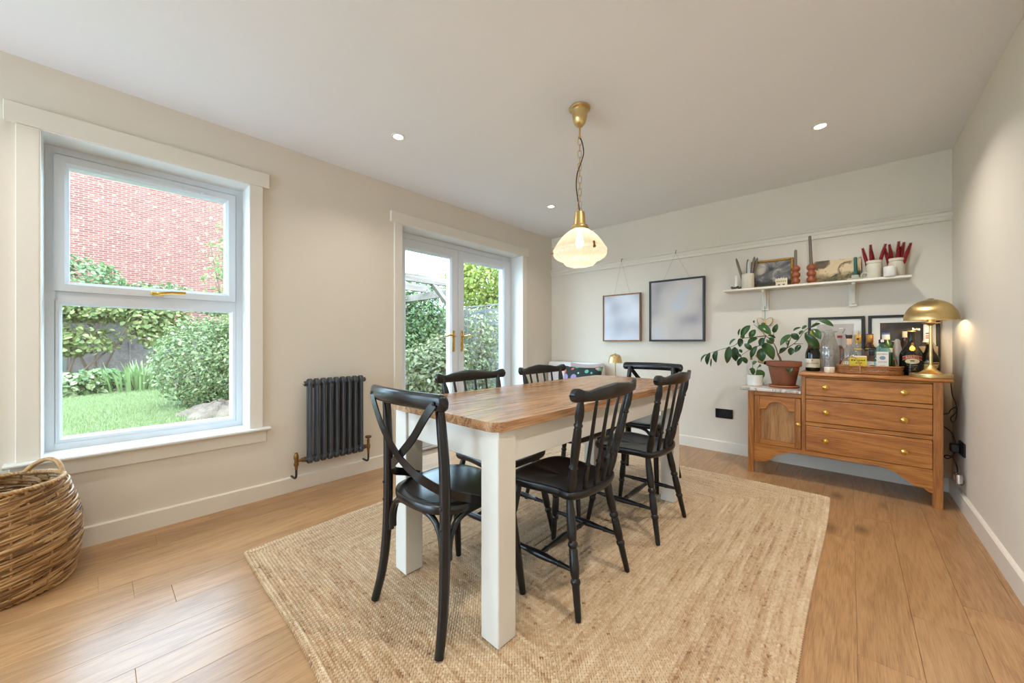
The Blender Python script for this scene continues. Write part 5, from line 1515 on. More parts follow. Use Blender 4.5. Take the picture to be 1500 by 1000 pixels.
m = MB(); m.lathe([(0, .509), (.014, .509), (.015, .512), (0, .514)], 24); m.build('finial', BRUSHED, lp)
m = MB(); m.lathe([(0, .380), (.012, .382), (.020, .398), (.022, .412), (.018, .425), (0, .432)], 18); m.build('bulb', emit('lamp_bulb', (1, .78, .48, 1), 12), lp)
ll = bpy.data.lights.new('lamp_bulb', 'POINT'); ll.energy = LAMP_W; ll.color = (1, .76, .46); ll.shadow_soft_size = .026
lo = bpy.data.objects.new('lamp_bulb', ll); col.objects.link(lo); lo.parent = lp; lo.location = (0, 0, .407)
# lamp flex down the side of the sideboard, sockets
cb = thing('lamp_cable', (.470, 3.74, 0), 'black looped cable hanging beside the sideboard', 'cable')
m = MB(); m.tube(smoothpath([(-.02, -.03, .825), (.0, -.02, .829), (.012, -.02, .818), (.015, -.02, .78), (.022, -.02, .70), (.036, -.02, .655), (.040, -.02, .60), (.034, -.02, .545), (.020, -.03, .530), (.014, -.02, .555), (.028, -.02, .580), (.040, -.01, .60), (.038, -.02, .63), (.015, -.02, .61), (.005, -.02, .585), (-.02, -.02, .575)], 5), .0032, 7); m.build('upper_flex', CABLE, cb, 60)
m = MB(); m.tube(smoothpath([(-.02, -.02, .50), (.015, -.02, .465), (.030, -.02, .42), (.034, -.03, .36), (.018, -.03, .31), (.0, -.03, .290), (-.015, -.03, .300), (-.005, -.03, .312), (.020, -.03, .300), (.036, -.05, .25), (.034, -.10, .19), (.040, -.14, .165), (.046, -.16, .18), (.040, -.16, .205)], 5), .0032, 7); m.build('lower_flex', CABLE, cb, 60)
sk = thing('wall_socket', (XR, 3.66, .375), 'black double wall socket beside the sideboard on the side wall', 'socket')
MB().box(-.010, 0, -.073, .073, -.043, .043, .003).build('face_plate', BLACKPL, sk)
m = MB(); m.box(-.052, -.010, .012, .058, -.030, .022, .006); m.build('plug', BLACKPL, sk)
sv = thing('cable_coupler', (XR - .030, 3.59, .205), 'small chrome cable coupler hanging above the baseboard', 'coupler')
for dy in (-.022, .024):
    m = MB(); m.tube([(0, dy, -.028), (0, dy, .026)], .017, 16); m.build('barrel', CHROME, sv, 40)
ws = thing('double_socket', (-.8935, YB, .366), 'black double socket on the back wall beneath the large black frame', 'socket')
MB().box(-.0735, .0735, -.009, 0, -.044, .044, .003).build('face_plate', M('dark_nickel', rgb(40, 40, 44), .35, .6), ws)
for sx in (-.038, .038):
    m = MB(); m.box(sx - .003, sx + .003, -.0096, -.008, .004, .016); m.box(sx - .016, sx - .007, -.0096, -.008, -.014, -.008); m.box(sx + .007, sx + .016, -.0096, -.008, -.014, -.008); m.build('pin_holes', INK, ws, 0)
for sx in (-.009, .009):
    MB().box(sx - .006, sx + .006, -.013, -.008, .010, .030, .002).build('rocker_switch', BLACKPL, ws)

# ------------------------------------------------------------------ framed prints leaning on the wall
def blur_art(name, stops, scale, seedv=(0, 0, 0), detail=1.0):
    m, nt, n, l, b = new_mat(name)
    tc = n.new('ShaderNodeTexCoord'); mp = n.new('ShaderNodeMapping'); mp.inputs['Location'].default_value = seedv
    l.new(tc.outputs['Object'], mp.inputs['Vector'])
    f = noise(nt, mp.outputs[0], scale, detail, .5)
    l.new(ramp(nt, f, stops), b.inputs['Base Color']); b.inputs['Roughness'].default_value = .6
    return m
GLAZE = thin_glass('picture_glass', (.99, .99, .99, 1), .1)
def leaning(name, label, x0, x1, hgt, img, art, fw_=.019):
    w = x1 - x0; t = thing(name, (x0 + w / 2, YB - .052, TOPZ), label, 'picture')
    t.rotation_euler = (math.radians(-5), 0, 0)
    for (a, b_, c, d) in ((-w / 2, -w / 2 + fw_, 0, hgt), (w / 2 - fw_, w / 2, 0, hgt), (-w / 2 + fw_, w / 2 - fw_, hgt - fw_, hgt), (-w / 2 + fw_, w / 2 - fw_, 0, fw_)):
        MB().box(a, b_, -.010, .012, c, d, .0015).build('frame_rail', BLACKF, t, 0)
    MB().box(-w / 2 + fw_, w / 2 - fw_, .001, .006, fw_, hgt - fw_).build('mount', MOUNT, t, 0)
    MB().box(img[0], img[1], -.0005, .001, img[2], img[3]).build('print', art, t, 0)
    MB().box(-w / 2 + fw_, w / 2 - fw_, -.0045, -.0025, fw_, hgt - fw_).build('glazing', GLAZE, t, 0)
    return t
f1 = leaning('framed_print', 'black framed pale grey print leaning behind the carafe', -.262, .082, .432, (-.115, .110, .06, .375), blur_art('pale_print_art', [(.3, rgb(196, 188, 180)), (.7, rgb(206, 198, 190))], 3))
m = MB()
for k in range(7):
    m.prism([(-.012 + .004 * k + dx, .30 + .009 * k * (1 if k < 4 else -.4) + dz_) for dx, dz_ in ((0, 0), (.006, .002), (.004, .007), (-.003, .004))], 'y', -.0012, -.0006)
m.xf(T4((.055, 0, .0))); m.build('printed_flecks', INK, f1, 0)
f2 = leaning('framed_print', 'black framed dark print leaning behind the brass lamp', .102, .468, .432, (-.118, .135, .06, .375), blur_art('dark_print_art', [(.3, rgb(30, 28, 28)), (.62, rgb(44, 40, 38)), (.75, rgb(120, 80, 40))], 6))

# ------------------------------------------------------------------ wall shelf
SZ = 1.524
sh = thing('wall_shelf', (-.2715, YB, SZ), 'long cream wall shelf on two brackets above the sideboard', 'shelf')
m = MB(); m.box(-.5935, .5935, -.164, 0, -.018, 0, .003); m.build('shelf_board', TRIM, sh, 0)
for x in (-.291, .288):
    br = bpy.data.objects.new('bracket', None); col.objects.link(br); br.parent = sh; br.location = (x, 0, 0)
    MB().box(-.026, .026, -.016, 0, -.195, -.018, .003).build('back_plate', TRIM, br, 0)
    pr = [(-.016, -.018), (-.135, -.018), (-.138, -.030), (-.125, -.040), (-.085, -.050), (-.055, -.075), (-.040, -.110), (-.036, -.150), (-.028, -.172), (-.016, -.178)]
    MB().prism(pr, 'x', -.011, .011).build('curved_strut', TRIM, br, 30)

def art(name, kind):
    m, nt, n, l, b = new_mat(name)
    tc = n.new('ShaderNodeTexCoord'); sep = n.new('ShaderNodeSeparateXYZ'); l.new(tc.outputs['Object'], sep.inputs[0])
    f1 = noise(nt, tc.outputs['Object'], 9, 5, .6, .6); f2 = noise(nt, tc.outputs['Object'], 22, 5, .65, .3)
    if kind == 'storm':
        sky = ramp(nt, f1, [(.36, rgb(44, 44, 50)), (.5, rgb(112, 108, 104)), (.64, rgb(196, 184, 164))])
        land = ramp(nt, f2, [(.35, rgb(22, 20, 18)), (.65, rgb(64, 54, 42))])
        lo, hi = .045, .075
    else:
        sky = ramp(nt, f1, [(.38, rgb(206, 180, 136)), (.50, rgb(210, 186, 146)), (.57, rgb(110, 84, 46)), (.66, rgb(60, 46, 24))])
        land = ramp(nt, f2, [(.35, rgb(38, 34, 16)), (.5, rgb(92, 84, 36)), (.68, rgb(158, 120, 76))])
        lo, hi = .05, .085
    ad = n.new('ShaderNodeMath'); ad.operation = 'MULTIPLY_ADD'; ad.inputs[1].default_value = .09; l.new(f2, ad.inputs[0]); l.new(sep.outputs['Z'], ad.inputs[2])
    mr = n.new('ShaderNodeMapRange'); mr.inputs['From Min'].default_value = lo + .045; mr.inputs['From Max'].default_value = hi + .045; l.new(ad.outputs[0], mr.inputs['Value'])
    mx = n.new('ShaderNodeMixRGB'); l.new(mr.outputs[0], mx.inputs['Fac']); l.new(land, mx.inputs['Color1']); l.new(sky, mx.inputs['Color2'])
    l.new(mx.outputs[0], b.inputs['Base Color']); b.inputs['Roughness'].default_value = .5
    return m
# gilt framed stormy picture
t = thing('gilt_framed_picture', (-.5135, 3.955, SZ), 'small gilt framed picture of a stormy grey sky on the shelf', 'picture'); t.rotation_euler = (math.radians(-6), 0, 0)
w, h, fw_ = .310, .250, .020
for (a, b_, c, d) in ((-w / 2, -w / 2 + fw_, 0, h), (w / 2 - fw_, w / 2, 0, h), (-w / 2 + fw_, w / 2 - fw_, h - fw_, h), (-w / 2 + fw_, w / 2 - fw_, 0, fw_)):
    MB().box(a, b_, -.012, .010, c, d, .005).build('frame_rail', GILT, t, 30)
MB().box(-w / 2 + fw_ - .002, w / 2 - fw_ + .002, -.002, .006, fw_ - .002, h - fw_ + .002).build('painting', art('stormy_sky_art', 'storm'), t, 0)
# unframed landscape
t = thing('landscape_canvas', (-.081, 3.960, SZ), 'unframed brown and gold landscape canvas leaning on the shelf', 'picture'); t.rotation_euler = (math.radians(-6), 0, 0)
MB().box(-.1425, .1425, -.008, .008, 0, .188, .001).build('canvas', art('landscape_art', 'land'), t, 0)

def taper(name, label, p0, p1, r, mat, wick=True, group=None):
    t = thing(name, p0, label, 'candle', group)
    d = Vector(p1) - Vector(p0)
    m = MB(); m.turned((0, 0, 0), d, [(0, r), (.86, r * .92), (.95, r * .7), (1, r * .25)] if wick else [(0, r), (.97, r * .86), (1, r * .7)], 14); m.build('wax', mat, t, 50)
    m = MB(); m.tube([d * .99, d * 1.0 + Vector((0, 0, .006))], .0009, 5); m.build('wick', INK, t)
    return t
# candle with eucalyptus holder
t = thing('pillar_holder', (-.772, 3.90, SZ), 'low grey green leafy candle ring at the shelf end', 'candle holder')
m = MB(); m.lathe([(0, 0), (.026, 0), (.028, .004), (.016, .010), (.014, .026), (.011, .028), (.011, .012), (0, .012)], 20); m.build('cup', SAGE, t, 50)
for k in range(11):
    a = 2 * PI * k / 11; M4 = T4((.034 * math.cos(a), .022 * math.sin(a), .012 + .008 * (k % 2))) @ Matrix.Rotation(a, 4, 'Z') @ Matrix.Rotation(-.6, 4, 'Y')
    m = MB(); m.sup([(-.003, .004, .004, 2), (0, .018, .012, 2), (.004, .004, .004, 2)], 12); m.xf(M4); m.build('leaf', M('eucalyptus_%d' % k, rgb(92 + 6 * (k % 4), 92, 64), .6), t, 60)
taper('dinner_candle', 'short white candle in the leafy holder', (-.772, 3.90, SZ + .012), (-.772, 3.90, 1.655), .0115, M('white_wax', rgb(236, 230, 214), .5))
# ribbed pot of candles
t = thing('ribbed_pot', (-.680, 3.895, SZ), 'cream ribbed pot holding spare dinner candles', 'pot')
m = MB(); m.lathe([(0, .002), (.045, 0), (.048, .004), (.0485, .128), (.047, .131), (.044, .131), (.043, .128), (.043, .01), (0, .01)], 96, ribs=(24, .012)); m.build('body', CREAM, t, 60)
for k, (bx, by, tx, tz, mt, lab) in enumerate([(-.700, 3.885, -.770, 1.807, GREYWAX, 'grey brown candle leaning furthest out of the ribbed pot'), (-.690, 3.915, -.683, 1.790, GREYWAX, 'grey brown candle standing upright in the ribbed pot'), (-.675, 3.89, -.672, 1.774, M('pale_blue_wax', rgb(196, 200, 200), .5), 'pale blue grey candle in the ribbed pot'), (-.668, 3.90, -.630, 1.804, GREYWAX, 'grey brown candle tilted towards the gilt picture'), (-.660, 3.92, -.612, 1.795, GREYWAX, 'grey brown candle at the back of the ribbed pot')]):
    taper('dinner_candle', lab, (bx, by, SZ + .013), (tx, by, tz), .0115, mt, group='candles in the ribbed pot')
# cut-out ornament
t = thing('cut_out_ornament', (-.4325, 3.862, SZ), 'small cream scalloped cut-out ornament before the gilt picture', 'ornament')
out = [(-.041, 0)] + [(-.041 + .004 * math.sin(3 * u) , .005 + .03 * u) for u in (.3, .7, 1.0)] + [(-.034 + .017 * k + .0085 * math.cos(a) * -1, .048 + .016 * math.sin(a) + .004 * (1 - abs(k - 2) / 2)) for k in range(5) for a in (0, .4, .8, 1.2, PI / 2, 1.94, 2.34, 2.74, PI)] + [(.041, .036), (.042, .02), (.040, 0), (.026, 0), (.024, .014), (.010, .014), (.008, 0), (-.006, 0), (-.008, .014), (-.022, .014), (-.025, 0)]
MB().prism(out[::-1], 'y', -.004, .004).build('body', M('cream_card', rgb(214, 200, 172), .6), t, 0)
m = MB()
for k in range(5): m.prism([(-.028 + .014 * k + .005 * math.cos(a), .036 + .007 * math.sin(a)) for a in [2 * PI * i / 8 for i in range(8)]], 'y', -.0048, -.0040)
m.build('painted_marks', M('ochre_marks', rgb(150, 124, 66), .6), t, 0)
# bubble candlesticks
def bubble(x, y, top, tilt, lab, lab2):
    t = thing('candlestick', (x, y, SZ), lab, 'candlestick', 'rust bubble candlesticks')
    pr = [(0, 0), (.023, 0), (.024, .004)]
    for k in range(3):
        zc = .032 + .050 * k
        pr += [(.017 + .0145 * math.cos(a), zc + .0215 * math.sin(a)) for a in [-1.3, -.9, -.45, 0, .45, .9, 1.3]]
    pr += [(.016, .160), (.012, .161), (.0115, .150), (0, .150)]
    m = MB(); m.lathe(pr, 28); m.build('body', RUST, t, 60)
    taper('dinner_candle', lab2, (x, y, SZ + .151), (x + tilt, y, top), .0115, GREYWAX, False)
bubble(-.338, 3.895, 1.814, 0, 'rust ceramic bubble candlestick with the shorter candle', 'shorter grey brown candle in a bubble candlestick')
bubble(-.236, 3.895, 1.913, -.010, 'rust ceramic bubble candlestick with the tallest candle', 'tallest grey brown candle, reaching the picture rail')
# chamberstick
t = thing('chamberstick', (.028, 3.885, SZ), 'sage ceramic chamberstick with ring handle on the shelf', 'candlestick')
m = MB(); m.lathe([(0, 0), (.042, 0), (.046, .004), (.046, .012), (.043, .013), (.040, .009), (.022, .010), (.021, .034), (.019, .036), (.0125, .036), (.012, .014), (0, .014)], 28); m.build('dish', SAGE, t, 50)
m = MB(); m.tube([(.052 + .019 * math.cos(2 * PI * i / 20), 0, .026 + .021 * math.sin(2 * PI * i / 20)) for i in range(20)], .0065, 8, True); m.build('ring_handle', SAGE, t, 60)
taper('dinner_candle', 'teal candle in the sage chamberstick', (.031, 3.885, SZ + .015), (.028, 3.885, 1.697), .0118, TEALWAX, False)
# crocks with red plumes
PLUME = M('dark_red_plume', rgb(132, 16, 22), .8, var=.4, vscale=90)
def crock(x, y, r, h, lab):
    t = thing('stoneware_crock', (x, y, SZ), lab, 'pot', 'cream crocks on the shelf')
    m = MB(); m.lathe([(0, .002), (r - .004, 0), (r, .005), (r, h - .030), (r - .003, h - .026), (r - .003, h - .022), (r + .001, h - .019), (r + .001, h - .004), (r - .002, h), (r - .006, h), (r - .006, .01), (0, .01)], 36); m.build('body', CREAM, t, 40)
def plume(p0, p1, lab):
    t = thing('dried_plume', p0, lab, 'dried flower', 'dark red dried plumes')
    d = Vector(p1) - Vector(p0)
    m = MB(); m.tube([(0, 0, 0), d * .5], .0022, 6); m.build('stalk', STEM, t)
    n = 26; m = MB(); a = d.normalized(); o = a.orthogonal().normalized(); q = a.cross(o)
    for i in range(n * 7):
        u = .32 + .68 * (i / (n * 7)); ang = i * 2.4
        r = .0125 * math.sin(PI * min(1, (1 - u) / .68 * .9 + .1)) ** .6 + .001
        c_ = d * u + (o * math.cos(ang) + q * math.sin(ang)) * r * .7
        e = (o * math.cos(ang) + q * math.sin(ang)) * .0035 + a * .004
        s_ = a.cross(e).normalized() * .0028
        m.add([c_ - s_, c_ + s_, c_ + e, c_ + a * .005], [(0, 1, 2), (0, 2, 3), (1, 3, 2)])
    m.turned(d * .30, d * 1.0, [(0, .004), (.15, .0115), (.55, .010), (1, .0025)], 8)
    m.build('plume_head', PLUME, t, 0)
crock(.132, 3.905, .0445, .134, 'cream stoneware crock beside the chamberstick')
crock(.248, 3.935, .0465, .138, 'cream stoneware crock nearest the shelf end')
for (bx, tx, tz, dy, lb) in ((.115, .069, 1.762, 0, 'leaning out over the chamberstick'), (.122, .112, 1.777, -.012, 'standing nearly upright'), (.140, .118, 1.74, .01, 'short one at the back'), (.138, .193, 1.774, 0, 'crossing towards the other crock')):
    plume((bx, 3.905 + dy, SZ + .012), (tx, 3.905 + dy * 2, tz), 'dark red dried plume in the crock by the chamberstick, ' + lb)
for (bx, tx, tz, dy, lb) in ((.230, .190, 1.742, -.01, 'leaning towards the other crock'), (.240, .214, 1.772, 0, 'second from the other crock'), (.250, .262, 1.782, -.01, 'tallest of its bunch'), (.252, .272, 1.75, .01, 'short one hidden at the back'), (.256, .290, 1.775, 0, 'upright beside the outermost'), (.262, .322, 1.760, -.012, 'leaning furthest to the side wall')):
    plume((bx, 3.935 + dy, SZ + .012), (tx, 3.935 + dy * 2, tz), 'dark red dried plume in the end crock, ' + lb)
t = thing('match_pot', (.213, 3.858, SZ), 'small white pot of matches in front of a crock', 'pot')
m = MB(); m.lathe([(0, .002), (.031, 0), (.034, .004), (.0345, .070), (.033, .073), (.030, .073), (.030, .045), (0, .045)], 30); m.build('body', WHITEC, t, 50)
for k in range(9):
    a = 2 * PI * k / 9; m = MB(); x, y = .020 * math.cos(a), .020 * math.sin(a)
    m.tube([(x * .6, y * .6, .046), (x * 1.1, y * 1.1, .083)], .0014, 5); m.build('match', M('match_%d' % k, rgb(206, 170, 120), .7), t)

# ------------------------------------------------------------------ pictures hung from the picture rail
def hung(label, x0, x1, z0, z1, hx, mat, artm, fw_, ends):
    t = thing('hanging_picture', ((x0 + x1) / 2, YB - .028, z0), label, 'picture')
    w, h = x1 - x0, z1 - z0
    for (a, b_, c, d) in ((-w / 2, -w / 2 + fw_, 0, h), (w / 2 - fw_, w / 2, 0, h), (-w / 2 + fw_, w / 2 - fw_, h - fw_, h), (-w / 2 + fw_, w / 2 - fw_, 0, fw_)):
        MB().box(a, b_, -.014, .016, c, d, .0015).build('frame_rail', mat, t, 0)
    MB().box(-w / 2 + fw_, w / 2 - fw_, -.004, .004, fw_, h - fw_).build('picture_sheet', artm, t, 0)
    hk = MB(); xh = hx - (x0 + x1) / 2; zh = 1.972 - z0
    hk.tube(smoothpath([(xh, .020, zh + .010), (xh, -.010, zh + .012), (xh, -.021, zh + .004), (xh, -.022, zh - .012), (xh, -.026, zh - .020), (xh, -.031, zh - .012)], 4), .0032, 6); hk.build('rail_hook', OLDBRASS, t)
    m = MB()
    for e in ends: m.tube([(xh, -.025, zh - .018), (e - (x0 + x1) / 2, .006, h + .001)], .0009, 5)
    m.build('cord', M('grey_cord', rgb(150, 138, 118), .7), t)
A1 = blur_art('blurred_white_art', [(.30, rgb(178, 178, 188)), (.5, rgb(210, 212, 220)), (.7, rgb(226, 228, 236))], 4.0, (2.2, .3, 1.4), .5)
A2 = blur_art('blurred_beige_art', [(.28, rgb(150, 145, 148)), (.45, rgb(192, 184, 180)), (.62, rgb(206, 197, 188)), (.75, rgb(198, 198, 202))], 4.2, (.8, 1.0, 2.0), .5)
hung('smaller oak framed pale picture hanging by cords from the picture rail', -2.152, -1.698, 1.056, 1.590, -1.912, OAKF, A1, .014, (-2.012, -1.826))
hung('larger black framed picture hanging by cords from the picture rail', -1.602, -1.054, 1.054, 1.695, -1.322, BLACKF, A2, .018, (-1.454, -1.194))

# ------------------------------------------------------------------ plants on the marble top
t = thing('terracotta_pot', (-.402, 3.735, MARZ), 'terracotta pot with leggy branching houseplant on the marble top', 'plant')
m = MB(); m.lathe([(0, .0), (.094, 0), (.100, .006), (.103, .014), (.098, .020), (.092, .020), (.088, .010), (0, .010)], 40); m.build('saucer', TERRAS, t, 40)
m = MB(); m.lathe([(0, .012), (.074, .012), (.076, .016), (.104, .165), (.105, .170), (.114, .172), (.118, .176), (.119, .210), (.116, .213), (.108, .213), (.106, .19), (0, .19)], 44); m.build('pot', TERRA, t, 40)
m = MB(); m.lathe([(0, .198), (.06, .197), (.105, .192)], 24); m.build('soil', SOIL, t, 60)
LEAFM = leafmat('glossy_leaf', rgb(26, 58, 26), rgb(62, 96, 44), .28, .12, False)
LEAFM2 = leafmat('young_leaf', rgb(44, 84, 36), rgb(96, 124, 52), .35, .15, False)
def leaf_mesh(name, mat):
    V = []; F = []; n = 9
    prof = [0.05, .32, .43, .48, .50, .47, .38, .24, .02]
    for i in range(n):
        u = i / (n - 1); w = prof[i]; z = .10 * math.sin(PI * u) - .10 * u * u
        V += [(-w, u, z + .18 * w), (-w * .5, u, z + .06 * w), (0, u, z - .015), (w * .5, u, z + .06 * w), (w, u, z + .18 * w)]
    for i in range(n - 1):
        for k in range(4):
            F.append((i * 5 + k, i * 5 + k + 1, i * 5 + 5 + k + 1, i * 5 + 5 + k))
    me = bpy.data.meshes.new(name); me.from_pydata(V, [], F); me.materials.append(mat)
    me.polygons.foreach_set('use_smooth', [True] * len(me.polygons))
    return me
LM1, LM2 = leaf_mesh('leaf', LEAFM), leaf_mesh('leaf', LEAFM2)
LEAVES = [((-0.951, 3.653, 0.94), (-1.007, 3.651, 0.869), 0.026), ((-0.931, 3.672, 0.954), (-0.96, 3.672, 0.842), 0.041), ((-0.931, 3.708, 0.902), (-0.929, 3.681, 0.825), 0.013), ((-0.861, 3.622, 0.974), (-0.88, 3.634, 0.866), 0.055), ((-0.777, 3.656, 1.01), (-0.789, 3.638, 0.864), 0.055), ((-0.748, 3.759, 1.077), (-0.798, 3.753, 1.023), 0.025), ((-0.751, 3.737, 1.005), (-0.742, 3.731, 0.88), 0.063), ((-0.703, 3.709, 1.081), (-0.702, 3.687, 1.006), 0.044), ((-0.703, 3.709, 1.165), (-0.721, 3.722, 1.103), 0.016), ((-0.628, 3.693, 1.188), (-0.7, 3.7, 1.094), 0.054), ((-0.696, 3.714, 1.103), (-0.672, 3.687, 1.081), 0.035), ((-0.597, 3.726, 1.154), (-0.638, 3.726, 1.081), 0.048), ((-0.565, 3.662, 1.186), (-0.474, 3.634, 1.112), 0.064), ((-0.552, 3.741, 1.209), (-0.533, 3.735, 1.187), 0.03), ((-0.6, 3.721, 1.23), (-0.609, 3.735, 1.207), 0.024), ((-0.578, 3.72, 1.08), (-0.662, 3.736, 1.032), 0.052), ((-0.666, 3.675, 1.033), (-0.612, 3.685, 0.981), 0.043), ((-0.501, 3.682, 1.105), (-0.449, 3.699, 1.083), 0.025), ((-0.47, 3.743, 1.126), (-0.443, 3.718, 1.196), 0.038), ((-0.53, 3.639, 1.084), (-0.548, 3.62, 1.017), 0.042), ((-0.511, 3.755, 1.084), (-0.478, 3.747, 1.033), 0.06), ((-0.547, 3.708, 1.042), (-0.461, 3.693, 0.908), 0.081), ((-0.544, 3.691, 0.999), (-0.543, 3.68, 0.885), 0.068), ((-0.577, 3.669, 1.016), (-0.621, 3.668, 0.913), 0.043), ((-0.713, 3.702, 0.984), (-0.689, 3.717, 0.957), 0.026), ((-0.681, 3.715, 0.918), (-0.73, 3.732, 0.84), 0.04), ((-0.693, 3.74, 0.917), (-0.66, 3.759, 0.864), 0.04), ((-0.727, 3.714, 0.943), (-0.692, 3.692, 0.919), 0.027), ((-0.292, 3.74, 1.164), (-0.346, 3.759, 1.139), 0.021), ((-0.254, 3.747, 1.179), (-0.286, 3.745, 1.152), 0.024), ((-0.172, 3.72, 1.192), (-0.229, 3.7, 1.161), 0.025), ((-0.182, 3.736, 1.221), (-0.092, 3.735, 1.17), 0.036), ((-0.211, 3.66, 1.148), (-0.165, 3.633, 1.073), 0.051), ((-0.266, 3.74, 1.115), (-0.18, 3.759, 0.971), 0.069), ((-0.268, 3.632, 1.137), (-0.297, 3.642, 1.106), 0.024), ((-0.345, 3.677, 1.107), (-0.419, 3.655, 1.026), 0.045), ((-0.344, 3.661, 1.115), (-0.299, 3.67, 1.066), 0.048), ((-0.374, 3.742, 1.063), (-0.372, 3.714, 1.017), 0.025), ((-0.293, 3.706, 1.026), (-0.322, 3.678, 0.97), 0.036), ((-0.352, 3.721, 1.005), (-0.354, 3.707, 0.944), 0.045), ((-0.381, 3.743, 1.0), (-0.438, 3.762, 0.957), 0.041), ((-0.383, 3.691, 0.874), (-0.435, 3.711, 0.817), 0.033), ((-0.37, 3.663, 0.876), (-0.351, 3.637, 0.805), 0.049), ((-0.348, 3.704, 0.891), (-0.29, 3.676, 0.854), 0.037)]
LITTLE = [((-0.615, 3.712, 0.859), (-0.582, 3.702, 0.887), 0.036), ((-0.58, 3.737, 0.838), (-0.554, 3.714, 0.849), 0.042), ((-0.615, 3.703, 0.834), (-0.61, 3.716, 0.773), 0.035), ((-0.585, 3.719, 0.813), (-0.54, 3.737, 0.741), 0.069), ((-0.643, 3.754, 0.817), (-0.614, 3.743, 0.81), 0.026)]
BR = [[(-0.417, 3.7, 0.893), (-0.424, 3.7, 0.922), (-0.437, 3.7, 0.95)], [(-0.437, 3.7, 0.95), (-0.451, 3.7, 1.008), (-0.479, 3.7, 1.059), (-0.517, 3.7, 1.101), (-0.56, 3.7, 1.153), (-0.604, 3.7, 1.197)], [(-0.517, 3.7, 1.101), (-0.604, 3.7, 1.089), (-0.693, 3.7, 1.076), (-0.744, 3.7, 1.019), (-0.851, 3.7, 0.982), (-0.925, 3.7, 0.953), (-0.963, 3.7, 0.937)], [(-0.517, 3.7, 1.101), (-0.546, 3.7, 1.042), (-0.582, 3.7, 1.007), (-0.648, 3.7, 0.972), (-0.701, 3.7, 0.927)], [(-0.458, 3.7, 0.946), (-0.503, 3.7, 0.991), (-0.546, 3.7, 1.008)], [(-0.434, 3.7, 0.95), (-0.4, 3.7, 0.984), (-0.377, 3.7, 1.001), (-0.334, 3.7, 1.034), (-0.302, 3.7, 1.074), (-0.264, 3.7, 1.138), (-0.226, 3.7, 1.169), (-0.177, 3.7, 1.215)], [(-0.334, 3.7, 1.034), (-0.273, 3.7, 1.034)], [(-0.377, 3.7, 1.001), (-0.347, 3.7, 1.091), (-0.302, 3.7, 1.123)], [(-0.264, 3.7, 1.114), (-0.214, 3.7, 1.149)], [(-0.424, 3.7, 0.909), (-0.38, 3.7, 0.878), (-0.344, 3.7, 0.889)], [(-0.465, 3.7, 1.05), (-0.465, 3.7, 1.125)]]

def put_leaf(par, org, me, p, q, w, flip=0.0):
    p, q = Vector(p), Vector(q); d = q - p; L = d.length; yv = d.normalized()
    n = Vector((random.uniform(-.35, .35), -1.0, random.uniform(.35, 1.0))); n = (n - yv * n.dot(yv)).normalized()
    xv = yv.cross(n).normalized()
    M4 = Matrix(((xv.x * w, yv.x * L, n.x * L, p.x - org[0]), (xv.y * w, yv.y * L, n.y * L, p.y - org[1]), (xv.z * w, yv.z * L, n.z * L, p.z - org[2]), (0, 0, 0, 1)))
    o = bpy.data.objects.new('leaf', me); col.objects.link(o); o.parent = par; o.matrix_local = M4
org = (-.402, 3.735, MARZ)
for (p, q, w) in LEAVES: put_leaf(t, org, LM1, p, q, w)
m = MB()
for k, br in enumerate(BR):
    pts = smoothpath([(p[0] - org[0], p[1] - org[1] - .0, p[2] - org[2]) for p in br], 4)
    r0 = .009 if k == 0 else .0042
    m.tube(pts, [r0 * (1 - .7 * i / (len(pts) - 1)) if k else r0 * (1 - .35 * i / (len(pts) - 1)) for i in range(len(pts))], 7)
m.build('branches', STEM, t, 60)
t = thing('white_planter', (-.600, 3.735, MARZ), 'small white pot with young round-leaved plant at the marble end', 'plant')
m = MB(); m.lathe([(0, .001), (.053, 0), (.0565, .004), (.0575, .088), (.055, .091), (.050, .091), (.050, .075), (0, .075)], 36); m.build('pot', WHITEC, t, 40)
m = MB(); m.lathe([(0, .080), (.050, .076)], 20); m.build('soil', SOIL, t)
org2 = (-.600, 3.735, MARZ)
m = MB()
for (p, q, w) in LITTLE:
    put_leaf(t, org2, LM2, p, q, w * 1.0)
    m.tube(smoothpath([(0, 0, .074), ((p[0] - org2[0]) * .4, (p[1] - org2[1]) * .4, .09), (p[0] - org2[0], p[1] - org2[1], p[2] - org2[2])], 4), .0018, 6)
m.build('branches', STEM, t, 60)
# butterfly ornament on a green ribbon, small bell chime
t = thing('butterfly_ornament', (-.563, YB - .03, 1.20), 'cream and gold butterfly ornament hung on a green ribbon from the bracket', 'ornament')
for s in (-1, 1):
    wing = [(0, .030), (s * .012, .048), (s * .032, .062), (s * .052, .060), (s * .058, .044), (s * .052, .022), (s * .040, .004), (s * .030, -.008), (s * .016, -.004), (s * .006, .012)]
    if s < 0: wing = wing[::-1]
    MB().prism(wing[::-1], 'y', -.004, .002).build('wing', M('cream_wing', rgb(206, 188, 158), .5), t, 0)
    m = MB(); m.tube([(p[0], -.002, p[1]) for p in wing], .0028, 6, True); m.build('wing_edge', M('amber_edge', rgb(150, 104, 52), .4), t, 60)
m = MB(); m.sup([(-.010, .003, .003, 2), (.010, .008, .007, 2), (.030, .009, .008, 2), (.045, .004, .004, 2)], 12); m.build('body', FOIL, t, 60)
m = MB(); m.tube([(0, 0, .044), (.001, -.004, .10), (0, -.012, .155), (.004, -.016, .168)], .0022, 6); m.build('ribbon', M('green_ribbon', rgb(36, 128, 86), .5), t)
t = thing('bamboo_chime', (-.60, 3.93, .90), 'small brown wooden tubes hung in the leaves beside the terracotta pot', 'ornament')
